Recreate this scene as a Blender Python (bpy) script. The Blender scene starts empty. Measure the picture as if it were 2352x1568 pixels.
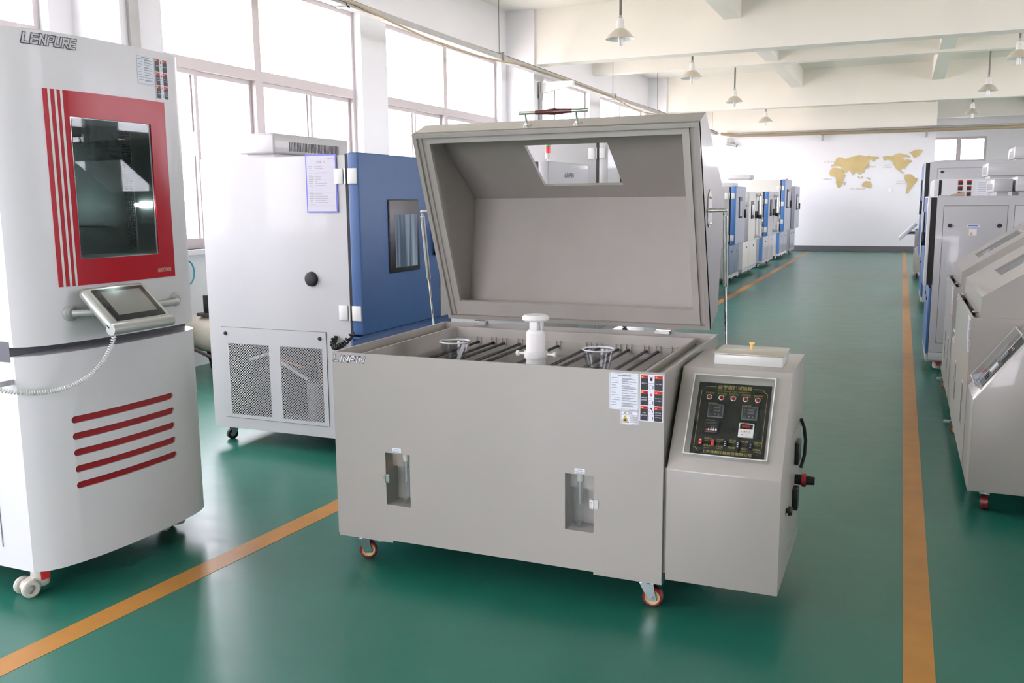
import bpy, bmesh, math, random
from mathutils import Vector, Matrix
random.seed(7)
scene = bpy.context.scene
COL = scene.collection
R = math.radians

# ------------------------------------------------------------------ camera
cam_d = bpy.data.cameras.new('camera'); cam = bpy.data.objects.new('camera', cam_d); COL.objects.link(cam)
_yaw, _pitch, _roll = 0.40359, 0.15204, -0.009189
_f = Vector((-math.sin(_yaw)*math.cos(_pitch), math.cos(_yaw)*math.cos(_pitch), -math.sin(_pitch)))
_r = Vector((math.cos(_yaw), math.sin(_yaw), 0)); _u = _r.cross(_f)
_r2 = _r*math.cos(_roll)+_u*math.sin(_roll); _u2 = -_r*math.sin(_roll)+_u*math.cos(_roll)
_m = Matrix((_r2, _u2, -_f)).transposed().to_4x4(); _m.translation = (0, 0, 1.55)
cam.matrix_world = _m
cam_d.sensor_width = 36.0; cam_d.lens = 2082.06/2352*36.0; cam_d.clip_end = 200; cam_d.clip_start = 0.05
scene.camera = cam

# ------------------------------------------------------------------ sky and exposure
world = bpy.data.worlds.new('overcast_sky'); scene.world = world; world.use_nodes = True
bg = world.node_tree.nodes['Background']
bg.inputs[0].default_value = (0.98, 0.93, 1.03, 1); bg.inputs[1].default_value = 15.5
vs = scene.view_settings
vs.view_transform = 'Standard'; vs.look = 'None'; vs.gamma = 1.0; vs.exposure = 0.0
vs.use_curve_mapping = False
cy = scene.cycles
cy.use_adaptive_sampling = True; cy.adaptive_threshold = .07; cy.adaptive_min_samples = 20
cy.max_bounces = 7; cy.diffuse_bounces = 4; cy.glossy_bounces = 3; cy.transparent_max_bounces = 12; cy.transmission_bounces = 4
cy.caustics_reflective = False; cy.caustics_refractive = False; cy.sample_clamp_indirect = 6.0
def portal(name, loc, rot, sx, sy):
    l = bpy.data.lights.new(name, 'AREA'); l.shape = 'RECTANGLE'; l.size = sx; l.size_y = sy
    l.cycles.is_portal = True
    o = bpy.data.objects.new(name, l); COL.objects.link(o); o.location = loc; o.rotation_euler = rot
    return o

# ------------------------------------------------------------------ materials
MATS = {}
def mat(name, col=(.8,.8,.8), rough=.5, metal=0.0, spec=.5, coat=0.0, var=0.0, vscale=8.0, bump=0.0, bscale=60.0, emit=None, estr=0.0):
    if name in MATS: return MATS[name]
    m = bpy.data.materials.new(name); m.use_nodes = True; nt = m.node_tree; b = nt.nodes['Principled BSDF']
    b.inputs['Base Color'].default_value = (*col, 1); b.inputs['Roughness'].default_value = rough
    b.inputs['Metallic'].default_value = metal; b.inputs['Specular IOR Level'].default_value = spec
    b.inputs['Coat Weight'].default_value = coat; b.inputs['Coat Roughness'].default_value = .06
    if var or bump:
        tc = nt.nodes.new('ShaderNodeTexCoord')
    if var:
        n = nt.nodes.new('ShaderNodeTexNoise'); n.inputs['Scale'].default_value = vscale; n.inputs['Detail'].default_value = 4
        nt.links.new(tc.outputs['Object'], n.inputs['Vector'])
        r = nt.nodes.new('ShaderNodeValToRGB')
        r.color_ramp.elements[0].position = .3; r.color_ramp.elements[1].position = .7
        r.color_ramp.elements[0].color = (*[c*(1-var) for c in col], 1)
        r.color_ramp.elements[1].color = (*[min(1, c*(1+var)) for c in col], 1)
        nt.links.new(n.outputs['Fac'], r.inputs[0]); nt.links.new(r.outputs[0], b.inputs['Base Color'])
    if bump:
        n2 = nt.nodes.new('ShaderNodeTexNoise'); n2.inputs['Scale'].default_value = bscale; n2.inputs['Detail'].default_value = 3
        nt.links.new(tc.outputs['Object'], n2.inputs['Vector'])
        bp = nt.nodes.new('ShaderNodeBump'); bp.inputs['Strength'].default_value = bump; bp.inputs['Distance'].default_value = .002
        nt.links.new(n2.outputs['Fac'], bp.inputs['Height']); nt.links.new(bp.outputs[0], b.inputs['Normal'])
    if emit:
        b.inputs['Emission Color'].default_value = (*emit, 1); b.inputs['Emission Strength'].default_value = estr
    MATS[name] = m; return m

def glassmat(name, tint=(1,1,1), refl=.06, rough=.02, ior=1.45):
    """thin sheet: see-through with a fresnel reflection"""
    if name in MATS: return MATS[name]
    m = bpy.data.materials.new(name); m.use_nodes = True; nt = m.node_tree; nt.nodes.clear()
    out = nt.nodes.new('ShaderNodeOutputMaterial'); mix = nt.nodes.new('ShaderNodeMixShader')
    tr = nt.nodes.new('ShaderNodeBsdfTransparent'); gl = nt.nodes.new('ShaderNodeBsdfGlossy'); lw = nt.nodes.new('ShaderNodeFresnel')
    mr = nt.nodes.new('ShaderNodeMapRange')
    tr.inputs[0].default_value = (*tint, 1); gl.inputs[0].default_value = (1,1,1,1); gl.inputs['Roughness'].default_value = rough
    geo = nt.nodes.new('ShaderNodeNewGeometry'); io = nt.nodes.new('ShaderNodeMapRange')
    io.inputs['To Min'].default_value = ior; io.inputs['To Max'].default_value = 1/ior
    nt.links.new(geo.outputs['Backfacing'], io.inputs['Value']); nt.links.new(io.outputs[0], lw.inputs['IOR'])
    mr.inputs['To Min'].default_value = refl; mr.inputs['To Max'].default_value = min(1, refl+.9)
    nt.links.new(lw.outputs[0], mr.inputs['Value']); nt.links.new(mr.outputs[0], mix.inputs[0])
    nt.links.new(tr.outputs[0], mix.inputs[1]); nt.links.new(gl.outputs[0], mix.inputs[2]); nt.links.new(mix.outputs[0], out.inputs[0])
    MATS[name] = m; return m

WALL = mat('wall_paint', (.86,.855,.88), .9, var=.015, vscale=1.2)
CEIL = mat('warm_bounce_ceiling', (.89,.86,.79), .9, var=.015, vscale=1.0)  # white ceiling: warm light bounced from the ground is put into the colour
GREYB = mat('baseboard_grey', (.12,.115,.13), .6, var=.05)
ALU = mat('window_aluminium', (.55,.50,.50), .45, .2)
BEIGE = mat('beige_enamel', (.375,.355,.325), .34, coat=.35, var=.012, vscale=3)
BEIGE_IN = mat('beige_lining', (.43,.40,.37), .62, var=.03, vscale=5)
BEIGE_IN2 = mat('beige_tub_lining', (.43,.41,.38), .5, var=.03, vscale=5)
PALE = mat('pale_panel', (.66,.65,.60), .4)
WHITE = mat('white_enamel', (.70,.695,.71), .42, coat=.10, var=.008, vscale=2)
LGREY = mat('light_grey_enamel', (.475,.475,.48), .38, coat=.2, var=.01, vscale=3)
MGREY = mat('machine_grey_enamel', (.46,.46,.48), .33, coat=.3, var=.05, vscale=1.5)
DGREY = mat('shadow_grey_enamel', (.34,.36,.42), .4, coat=.2, var=.02)  # darker grey: shade on the aisle-facing fronts is put into the colour
BLUE = mat('blue_enamel', (.038,.100,.250), .5, coat=.0, var=.03, vscale=10)
BLUE2 = mat('bright_blue_enamel', (.07,.20,.50), .4, coat=.15)
RED = mat('red_gloss', (.42,.010,.022), .24, spec=.28, var=.02)
REDV = mat('red_vent', (.30,.006,.010), .3)
BLACK = mat('black_plastic', (.012,.012,.013), .35)
RUBBER = mat('black_rubber', (.015,.015,.016), .7)
CHROME = mat('chrome', (.78,.78,.78), .08, 1.0)
STEEL = mat('brushed_steel', (.58,.57,.55), .28, 1.0, var=.08, vscale=30)
ZINC = mat('zinc_plate', (.62,.66,.68), .22, 1.0, var=.1, vscale=30)
SILVER = mat('silver_paint', (.52,.54,.52), .30, .55)
GREYSTEEL = mat('galvanised_steel', (.40,.40,.39), .5, .5, var=.06)
CABLE = mat('tan_cable', (.42,.33,.20), .6)
WIRE = mat('dark_wire', (.10,.095,.085), .6)
WPLAS = mat('white_plastic', (.70,.70,.68), .4)
OPAL = mat('opal_plastic', (.86,.86,.84), .28, spec=.6)
IVORY = mat('ivory_nylon', (.62,.60,.53), .4, var=.05)
CREAM = mat('cream_hub', (.60,.50,.27), .4)
REDPU = mat('red_wheel', (.22,.012,.016), .28, coat=.3)
YELLOWKNOB = mat('yellow_knob', (.75,.52,.16), .35)
PAPER = mat('label_paper', (.72,.76,.82), .5)
PAPERW = mat('white_paper', (.56,.55,.62), .6)
INK = mat('ink', (.03,.03,.05), .6)
INKG = mat('grey_ink', (.20,.21,.25), .6)
LRED = mat('label_red', (.62,.02,.015), .45)
LBLACK = mat('label_black', (.014,.014,.022), .45)
LWHITE = mat('label_white', (.78,.80,.86), .45)
LPINK = mat('label_pink', (.80,.06,.22), .45)
LYEL = mat('label_yellow', (.72,.50,.06), .45)
LTAN = mat('label_tan', (.70,.60,.42), .45)
LORANGE = mat('label_orange', (.90,.34,.03), .45)
GOLDLINE = mat('gold_print', (.36,.29,.08), .45)
PANELB = mat('panel_black', (.012,.013,.012), .4)
METERG = mat('meter_grey', (.12,.13,.14), .35)
METERD = mat('meter_dark', (.030,.034,.036), .3)
DIGIT = mat('unlit_digit', (.20,.21,.21), .5)
LEDRED = mat('red_indicator', (.26,.006,.010), .2, coat=.4)
REDDISP = mat('red_display', (.085,.006,.006), .3)
SWRED = mat('red_switch', (.55,.02,.02), .35)
BOOKBLUE = mat('blue_sleeve', (.10,.12,.55), .4)
MAROON = mat('maroon_grip', (.085,.012,.010), .3, coat=.3)
SCREEN = mat('grey_screen', (.22,.225,.215), .35)
GOLD = mat('gold_foil', (.58,.46,.22), .36, .55, var=.12, vscale=2.0, bump=.5, bscale=4)
GOLDTXT = mat('gold_text', (.62,.55,.42), .5)
LAMPSH = mat('lamp_shade_paint', (.50,.46,.38), .45)
LAMPIN = mat('lamp_shade_inner', (.78,.80,.80), .3)
TEAL = mat('teal_hose', (.05,.28,.34), .4)
TANK = mat('tank_paint', (.55,.52,.42), .5, var=.06)
RUSTY = mat('dark_iron', (.06,.045,.04), .6)
TGREEN = mat('signal_green', (.02,.42,.12), .3)
TRED = mat('signal_red', (.75,.03,.05), .3)
DARKIN = mat('interior_shade', (.03,.03,.032), .6)
COPPER = mat('copper_pipe', (.45,.22,.12), .35, .9)
STAIN = mat('stainless_liner', (.45,.48,.48), .22, 1.0, var=.08, vscale=12)
LIGHTTUBE = mat('lit_tube', (1,1,1), .3, emit=(.85,1.0,.98), estr=350.0)
GROUND = mat('outside_concrete', (.70,.66,.57), .9, var=.05, vscale=.5)
LINEY = mat('yellow_line_paint', (.38,.175,.028), .38, spec=.35, coat=.0, var=.10, vscale=6)
GLASSW = glassmat('window_glass', (.985,.99,.99), .0)
GLASSC = glassmat('clear_acrylic', (.97,.975,.97), .0, .03)
GLASSD = glassmat('dark_chamber_glass', (.90,.95,.94), .0, .02, 1.33)
GLASSF = glassmat('funnel_plastic', (.80,.81,.83), .02, .12)
GLASSCYL = glassmat('cylinder_plastic', (.88,.90,.91), .04, .25)
BULB = glassmat('bulb_glass', (.86,.86,.86), .25, .2)

def floor_material():
    m = bpy.data.materials.new('green_epoxy'); m.use_nodes = True; nt = m.node_tree; b = nt.nodes['Principled BSDF']
    tc = nt.nodes.new('ShaderNodeTexCoord')
    n = nt.nodes.new('ShaderNodeTexNoise'); n.inputs['Scale'].default_value = .9; n.inputs['Detail'].default_value = 6; n.inputs['Roughness'].default_value = .62
    nt.links.new(tc.outputs['Object'], n.inputs['Vector'])
    r = nt.nodes.new('ShaderNodeValToRGB'); e = r.color_ramp.elements
    e[0].position = .30; e[0].color = (.008,.100,.070,1); e[1].position = .75; e[1].color = (.018,.142,.102,1)
    nt.links.new(n.outputs['Fac'], r.inputs[0])
    # fine dust and scuffs
    n3 = nt.nodes.new('ShaderNodeTexNoise'); n3.inputs['Scale'].default_value = 160; n3.inputs['Detail'].default_value = 2
    nt.links.new(tc.outputs['Object'], n3.inputs['Vector'])
    r3 = nt.nodes.new('ShaderNodeValToRGB'); r3.color_ramp.elements[0].position = .70; r3.color_ramp.elements[1].position = .90
    r3.color_ramp.elements[0].color = (0,0,0,1); r3.color_ramp.elements[1].color = (.35,.35,.35,1)
    nt.links.new(n3.outputs['Fac'], r3.inputs[0])
    mx = nt.nodes.new('ShaderNodeMix'); mx.data_type = 'RGBA'
    nt.links.new(r3.outputs[0], mx.inputs[0]); nt.links.new(r.outputs[0], mx.inputs[6]); mx.inputs[7].default_value = (.09,.20,.16,1)
    nt.links.new(mx.outputs[2], b.inputs['Base Color'])
    n2 = nt.nodes.new('ShaderNodeTexNoise'); n2.inputs['Scale'].default_value = 3.5; n2.inputs['Detail'].default_value = 8; n2.inputs['Roughness'].default_value = .68
    mp = nt.nodes.new('ShaderNodeMapping'); mp.inputs['Scale'].default_value = (1, 3.0, 1); mp.inputs['Rotation'].default_value = (0, 0, .5)
    nt.links.new(tc.outputs['Object'], mp.inputs[0]); nt.links.new(mp.outputs[0], n2.inputs['Vector'])
    mr = nt.nodes.new('ShaderNodeMapRange'); mr.inputs['From Min'].default_value = .3; mr.inputs['From Max'].default_value = .7
    mr.inputs['To Min'].default_value = .278; mr.inputs['To Max'].default_value = .33
    nt.links.new(n2.outputs['Fac'], mr.inputs['Value']); nt.links.new(mr.outputs[0], b.inputs['Roughness'])
    n4 = nt.nodes.new('ShaderNodeTexNoise'); n4.inputs['Scale'].default_value = 9; n4.inputs['Detail'].default_value = 3
    nt.links.new(tc.outputs['Object'], n4.inputs['Vector'])
    bp = nt.nodes.new('ShaderNodeBump'); bp.inputs['Strength'].default_value = .10; bp.inputs['Distance'].default_value = .004
    nt.links.new(n4.outputs['Fac'], bp.inputs['Height']); nt.links.new(bp.outputs[0], b.inputs['Normal'])
    b.inputs['Specular IOR Level'].default_value = .42
    return m
FLOOR = floor_material()

# ------------------------------------------------------------------ mesh builder
class MB:
    def __init__(s): s.v = []; s.f = []; s.fm = []; s.mats = []
    def mi(s, m):
        if m not in s.mats: s.mats.append(m)
        return s.mats.index(m)
    def add(s, verts, faces, m, mtx=None):
        k = len(s.v); i = s.mi(m)
        for p in verts:
            p = Vector(p); s.v.append(tuple(mtx @ p) if mtx else tuple(p))
        for f in faces: s.f.append(tuple(k+j for j in f)); s.fm.append(i)
        return s
    def box(s, x0, x1, y0, y1, z0, z1, m, bev=0.0, mtx=None, seg=2):
        if bev <= 0:
            V = [(x0,y0,z0),(x1,y0,z0),(x1,y1,z0),(x0,y1,z0),(x0,y0,z1),(x1,y0,z1),(x1,y1,z1),(x0,y1,z1)]
            return s.add(V, [(0,3,2,1),(4,5,6,7),(0,1,5,4),(1,2,6,5),(2,3,7,6),(3,0,4,7)], m, mtx)
        bm = bmesh.new(); bmesh.ops.create_cube(bm, size=1)
        for v in bm.verts: v.co = ((x0+x1)/2+v.co.x*(x1-x0), (y0+y1)/2+v.co.y*(y1-y0), (z0+z1)/2+v.co.z*(z1-z0))
        bmesh.ops.bevel(bm, geom=bm.edges[:], offset=min(bev, .49*min(x1-x0, y1-y0, z1-z0)), segments=seg, affect='EDGES', profile=.5)
        bm.verts.index_update(); V = [v.co[:] for v in bm.verts]; F = [tuple(v.index for v in f.verts) for f in bm.faces]; bm.free()
        return s.add(V, F, m, mtx)
    def prism(s, base, ext, m, mtx=None, bev=0.0):
        """base: 3D polygon, ext: extrusion vector"""
        base = [Vector(p) for p in base]; ext = Vector(ext); n = len(base)
        nrm = Vector((0,0,0))
        for i in range(n): nrm += base[i].cross(base[(i+1) % n])
        if nrm.dot(ext) > 0: base = base[::-1]
        V = base+[p+ext for p in base]
        F = [tuple(range(n)), tuple(range(2*n-1, n-1, -1))]+[((i+1) % n, i, n+i, n+(i+1) % n) for i in range(n)]
        if bev > 0:
            bm = bmesh.new(); vs_ = [bm.verts.new(p) for p in V]
            for f in F: bm.faces.new([vs_[j] for j in f])
            bmesh.ops.bevel(bm, geom=bm.edges[:], offset=bev, segments=2, affect='EDGES', profile=.5)
            bm.verts.index_update(); V = [v.co.copy() for v in bm.verts]; F = [tuple(v.index for v in f.verts) for f in bm.faces]; bm.free()
        return s.add(V, F, m, mtx)
    def cyl(s, p0, p1, r0, m, r1=None, seg=14, mtx=None):
        p0, p1 = Vector(p0), Vector(p1); r1 = r0 if r1 is None else r1
        d = (p1-p0).normalized(); a = d.orthogonal().normalized(); b = d.cross(a)
        V = []
        for p, r in ((p0, r0), (p1, r1)):
            for i in range(seg):
                t = 2*math.pi*i/seg; V.append(p+(a*math.cos(t)+b*math.sin(t))*r)
        F = [tuple(range(seg-1, -1, -1)), tuple(range(seg, 2*seg))]+[(i, (i+1) % seg, seg+(i+1) % seg, seg+i) for i in range(seg)]
        return s.add(V, F, m, mtx)
    def lathe(s, prof, p0, axis, m, seg=20, mtx=None, closed=False):
        """prof: list of (r, h) along axis from p0"""
        p0 = Vector(p0); d = Vector(axis).normalized(); a = d.orthogonal().normalized(); b = d.cross(a); V = []; F = []
        for r, h in prof:
            for i in range(seg):
                t = 2*math.pi*i/seg; V.append(p0+d*h+(a*math.cos(t)+b*math.sin(t))*max(r, 1e-5))
        k = len(prof)
        for j in range(k if closed else k-1):
            j2 = (j+1) % k
            for i in range(seg): F.append((j*seg+i, j*seg+(i+1) % seg, j2*seg+(i+1) % seg, j2*seg+i))
        return s.add(V, F, m, mtx)
    def tube(s, path, r, m, seg=8, mtx=None):
        path = [Vector(p) for p in path]; n = len(path); V = []; F = []
        a = None
        for i, p in enumerate(path):
            d = (path[min(i+1, n-1)]-path[max(i-1, 0)]).normalized()
            if a is None: a = d.orthogonal().normalized()
            a = (a-d*a.dot(d)).normalized(); b = d.cross(a)
            for k in range(seg):
                t = 2*math.pi*k/seg; V.append(p+(a*math.cos(t)+b*math.sin(t))*r)
        for i in range(n-1):
            for k in range(seg): F.append((i*seg+k, i*seg+(k+1) % seg, (i+1)*seg+(k+1) % seg, (i+1)*seg+k))
        F.append(tuple(range(seg-1, -1, -1))); F.append(tuple(range((n-1)*seg, n*seg)))
        return s.add(V, F, m, mtx)
    def ball(s, c, r, m, seg=12, rings=8, mtx=None):
        return s.lathe([(r*math.sin(math.pi*j/rings), -r*math.cos(math.pi*j/rings)) for j in range(rings+1)], c, (0,0,1), m, seg, mtx)
    def mesh(s, name, smooth=True, ang=32):
        me = bpy.data.meshes.new(name); me.from_pydata(s.v, [], s.f)
        for m in s.mats: me.materials.append(m)
        me.polygons.foreach_set('material_index', s.fm)
        me.validate(); me.update()
        if smooth:
            me.polygons.foreach_set('use_smooth', [True]*len(me.polygons)); me.set_sharp_from_angle(angle=R(ang))
        return me
    def build(s, name, parent=None, smooth=True, ang=32, label=None):
        o = bpy.data.objects.new(name, s.mesh(name, smooth, ang)); COL.objects.link(o)
        if parent is not None: o.parent = parent
        if label: o['label'] = label
        return o

def tag(o, label, cat, group=None, kind=None):
    o['label'] = label
    if cat: o['category'] = cat
    if group: o['group'] = group
    if kind: o['kind'] = kind
    return o
def thing(name, label, cat, loc=(0,0,0), rz=0.0, group=None):
    o = bpy.data.objects.new(name, None); COL.objects.link(o); o.location = loc; o.rotation_euler = (0,0,rz)
    o.empty_display_size = .1
    return tag(o, label, cat, group)
def struct(name, mb, label, smooth=False):
    o = mb.build(name, None, smooth); return tag(o, label, None, None, 'structure')
def cut(obj, cutters):
    """subtract a cutter MB (same local frame) from an object"""
    c = cutters.build('cutter', None, False); c.parent = obj.parent
    md = obj.modifiers.new('cut', 'BOOLEAN'); md.object = c; md.operation = 'DIFFERENCE'; md.solver = 'EXACT'
    bpy.context.view_layer.update(); dg = bpy.context.evaluated_depsgraph_get()
    me = bpy.data.meshes.new_from_object(obj.evaluated_get(dg)); obj.modifiers.clear(); obj.data = me
    bpy.data.objects.remove(c, do_unlink=True)
    me.polygons.foreach_set('use_smooth', [True]*len(me.polygons)); me.set_sharp_from_angle(angle=R(30))
    return obj

# ------------------------------------------------------------------ lettering and flat print
_TC = {}
def text_geo(s, shear=0.0, space=1.0, bold=0.0):
    key = (s, shear, space, bold)
    if key in _TC: return _TC[key]
    cu = bpy.data.curves.new('lettering', 'FONT'); cu.body = s; cu.size = 1.0; cu.align_x = 'CENTER'; cu.align_y = 'CENTER'
    cu.shear = shear; cu.space_character = space; cu.resolution_u = 2; cu.offset = bold; cu.dimensions = '2D'; cu.fill_mode = 'BOTH'
    ob = bpy.data.objects.new('lettering', cu); COL.objects.link(ob)
    dg = bpy.context.evaluated_depsgraph_get(); me = bpy.data.meshes.new_from_object(ob.evaluated_get(dg))
    V = [v.co.copy() for v in me.vertices]; F = [tuple(p.vertices) for p in me.polygons]
    bpy.data.objects.remove(ob, do_unlink=True); bpy.data.curves.remove(cu); bpy.data.meshes.remove(me)
    _TC[key] = (V, F); return V, F
class Print:
    """flat print on a plane: o origin, ex, ey in-plane axes, normal ex x ey"""
    def __init__(s, o, ex=(1,0,0), ey=(0,0,1), mb=None):
        s.mb = mb or MB(); ex = Vector(ex).normalized(); ey = Vector(ey).normalized(); nz = ex.cross(ey)
        s.m = Matrix((ex, ey, nz)).transposed().to_4x4(); s.m.translation = Vector(o)
    def rect(s, x0, y0, x1, y1, m, l=1):
        z = .0005*l; s.mb.add([(x0,y0,z),(x1,y0,z),(x1,y1,z),(x0,y1,z)], [(0,1,2,3)], m, s.m)
    def plate(s, x0, y0, x1, y1, m, t=.0012, r=0.0):
        pts = rrect(x0, y0, x1, y1, r) if r else [(x0,y0),(x1,y0),(x1,y1),(x0,y1)]
        s.mb.prism([(a,b,0) for a, b in pts], (0,0,t), m, s.m)
    def poly(s, pts, m, l=1): s.mb.add([(a,b,.0005*l) for a, b in pts], [tuple(range(len(pts)))], m, s.m)
    def disc(s, x, y, r, m, l=1, seg=18): s.poly([(x+r*math.cos(2*math.pi*i/seg), y+r*math.sin(2*math.pi*i/seg)) for i in range(seg)], m, l)
    def ring(s, pts, w, m, l=1):
        """closed outline of pts, width w, inwards"""
        n = len(pts); cx = sum(p[0] for p in pts)/n; cyy = sum(p[1] for p in pts)/n
        inn = [(p[0]+(w if p[0] < cx else -w), p[1]+(w if p[1] < cyy else -w)) for p in pts]
        z = .0005*l
        s.mb.add([(a,b,z) for a, b in pts]+[(a,b,z) for a, b in inn], [(i, (i+1) % n, n+(i+1) % n, n+i) for i in range(n)], m, s.m)
    def text(s, t, x, y, size, m, l=2, sx=1.0, shear=0.0, space=1.0, bold=0.0):
        V, F = text_geo(t, shear, space, bold)
        s.mb.add([(x+v.x*size*sx, y+v.y*size, .0005*l) for v in V], F, m, s.m)
    def fit(s, t, x0, x1, y, size, m, l=2, shear=0.0, bold=0.0):
        V, F = text_geo(t, shear, 1.0, bold); a = min(v.x for v in V); b = max(v.x for v in V); k = (x1-x0)/(b-a)
        s.mb.add([(x0+(v.x-a)*k, y+v.y*size, .0005*l) for v in V], F, m, s.m)
    def strokes(s, word, x0, x1, y0, h, w, m, l=1, shear=.25):
        """techno lettering drawn as straight bars"""
        G = {'L': [((0,1),(0,0)),((0,0),(1,0))], 'I': [((.5,0),(.5,1))], 'N': [((0,0),(0,1)),((0,1),(1,0)),((1,0),(1,1))],
             'P': [((0,0),(0,1)),((0,1),(1,1)),((1,1),(1,.45)),((1,.45),(.25,.45))], 'E': [((0,0),(0,1)),((0,0),(1,0)),((0,.5),(1,.5)),((0,1),(1,1))],
             'U': [((0,1),(0,0)),((0,0),(1,0)),((1,0),(1,1))], 'R': [((0,0),(0,1)),((0,1),(1,1)),((1,1),(1,.48)),((1,.48),(.1,.48)),((.45,.48),(1,0))]}
        wd = [.25 if c == 'I' else 1.0 for c in word]; gap = .46; tot = sum(wd)+gap*(len(word)-1); k = (x1-x0)/tot; x = x0
        for c, q in zip(word, wd):
            for (ax, ay), (bx, by) in G[c]:
                if c == 'I': ax = bx = .5
                A = Vector((x+ax*q*k+ay*h*shear, y0+ay*h)); B = Vector((x+bx*q*k+by*h*shear, y0+by*h)); d = (B-A).normalized(); n = Vector((-d.y, d.x))
                A -= d*w*.5; B += d*w*.5
                s.poly([tuple(A-n*w*.5), tuple(B-n*w*.5), tuple(B+n*w*.5), tuple(A+n*w*.5)], m, l)
            x += (q+gap)*k
    def build(s, name, parent, label=None): return s.mb.build(name, parent, False, label=label)
def rrect(x0, y0, x1, y1, r, k=4):
    P = []
    for cx, cyy, a in ((x1-r, y0+r, -90), (x1-r, y1-r, 0), (x0+r, y1-r, 90), (x0+r, y0+r, 180)):
        for i in range(k+1):
            t = R(a+90*i/k); P.append((cx+r*math.cos(t), cyy+r*math.sin(t)))
    return P
# ================================================================== THE ROOM
XL, XR, YR, YB, YD, ZC = -6.25, 7.5, -4.0, 29.4, 34.0, 4.7
SILL, HEAD = 1.13, 3.88
struct('floor', MB().box(-6.6, 7.8, YR-.2, YD+.2, -.15, 0, FLOOR), 'glossy green epoxy factory floor')
struct('ground', MB().box(-60, 60, -60, 90, -.6, -.4, GROUND), 'pale concrete yard outside the windows')
struct('ceiling', MB().box(-6.6, 7.8, YR-.2, YD+.2, ZC, ZC+.2, CEIL), 'painted concrete ceiling slab, cream from warm bounce light')

def strip(pts, w):
    V = []; F = []
    for i, (x, y) in enumerate(pts):
        V += [(x-w/2, y, .0), (x+w/2, y, .0), (x-w/2, y, .0012), (x+w/2, y, .0012)]
    for i in range(len(pts)-1):
        a = 4*i; b = a+4
        F += [(a+2, a+3, b+3, b+2), (a, a+2, b+2, b), (a+1, b+1, b+3, a+3)]
    return MB().add(V, F, LINEY)
tag(strip([(.133, -3.5), (.131, 3), (.130, 10.5), (.130, 29.0)], .098).build('floor_line', None, False), 'straight yellow floor line beside the grey chambers and open aisle', 'floor line', 'painted aisle lines')
tag(strip([(-3.0, -2.5), (-2.86, 0.2), (-2.745, 2.0), (-2.625, 3.8), (-2.555, 8), (-2.515, 14.3), (-2.52, 29.0)], .115).build('floor_line', None, False), 'yellow floor line passing in front of the white cabinet with red door', 'floor line', 'painted aisle lines')

# left window wall, openings between piers
def wall_with_openings(x0, x1, spans, y0, y1, zs, zh):
    mb = MB(); mb.box(x0, x1, y0, y1, 0, zs, WALL); mb.box(x0, x1, y0, y1, zh, ZC, WALL)
    c = y0
    for a, b in spans:
        if a > c: mb.box(x0, x1, c, a, zs, zh, WALL)
        c = b
    mb.box(x0, x1, c, y1, zs, zh, WALL); return mb
WL = [(-2.6, 1.2), (1.55, 5.42), (6.2, 9.97), (10.58, 14.28), (15.2, 18.98), (19.72, 23.5), (24.6, 28.7)]
struct('wall_left', wall_with_openings(-6.5, XL, WL, YR, YB+.3, SILL, HEAD), 'white plaster wall pierced by tall windows')
WN = [0]
def window(spans_y, xf, label, zs=SILL, zh=HEAD, axis='Y', trans=2.9, light_dir=1, sash=True):
    """frame, mullions, transom and panes of one opening; xf plane of the frame"""
    WN[0] += 1; a, b = spans_y; mid = (a+b)/2
    root = bpy.data.objects.new('window_%d' % WN[0], None); COL.objects.link(root); tag(root, label, None, None, 'structure')
    P = (lambda u0, u1, z0, z1, d: (xf-d, xf+d, u0, u1, z0, z1)) if axis == 'Y' else (lambda u0, u1, z0, z1, d: (u0, u1, xf-d, xf+d, z0, z1))
    fr = MB(); w = .055
    for q in ((a, a+w, zs, zh), (b-w, b, zs, zh), (a+w, b-w, zs, zs+w), (a+w, b-w, zh-w, zh)): fr.box(*P(*q, .045), ALU)
    fr.build('frame', root, False)
    MB().box(*P(a+w, b-w, trans-.055, trans+.055, .05), ALU).build('transom', root, False)
    MB().box(*P(mid-.055, mid+.055, zs+w, zh-w, .052), ALU).build('mullion', root, False)
    for u0, u1 in ((a+w, mid-.055), (mid+.055, b-w)):
        MB().box(*P(u0, u1, trans+.055, zh-w, .004), GLASSW).build('pane', root, False)
        m2 = (u0+u1)/2
        for k, (s0, s1) in enumerate(((u0, m2+.03), (m2-.03, u1))):
            off = -.02 if k else .02
            Q = (lambda c0, c1, z0, z1, d: (xf+off-d, xf+off+d, c0, c1, z0, z1)) if axis == 'Y' else (lambda c0, c1, z0, z1, d: (c0, c1, xf+off-d, xf+off+d, z0, z1))
            sh = MB(); z0, z1 = zs+w, trans-.055; t = .045
            for q in ((s0, s0+t, z0, z1), (s1-t, s1, z0, z1), (s0+t, s1-t, z0, z0+t), (s0+t, s1-t, z1-t, z1)): sh.box(*Q(*q, .015), ALU)
            so = sh.build('sash', root, False)
            MB().box(*Q(s0+t, s1-t, z0+t, z1-t, .003), GLASSW).build('pane', so, False)
    return root
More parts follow.
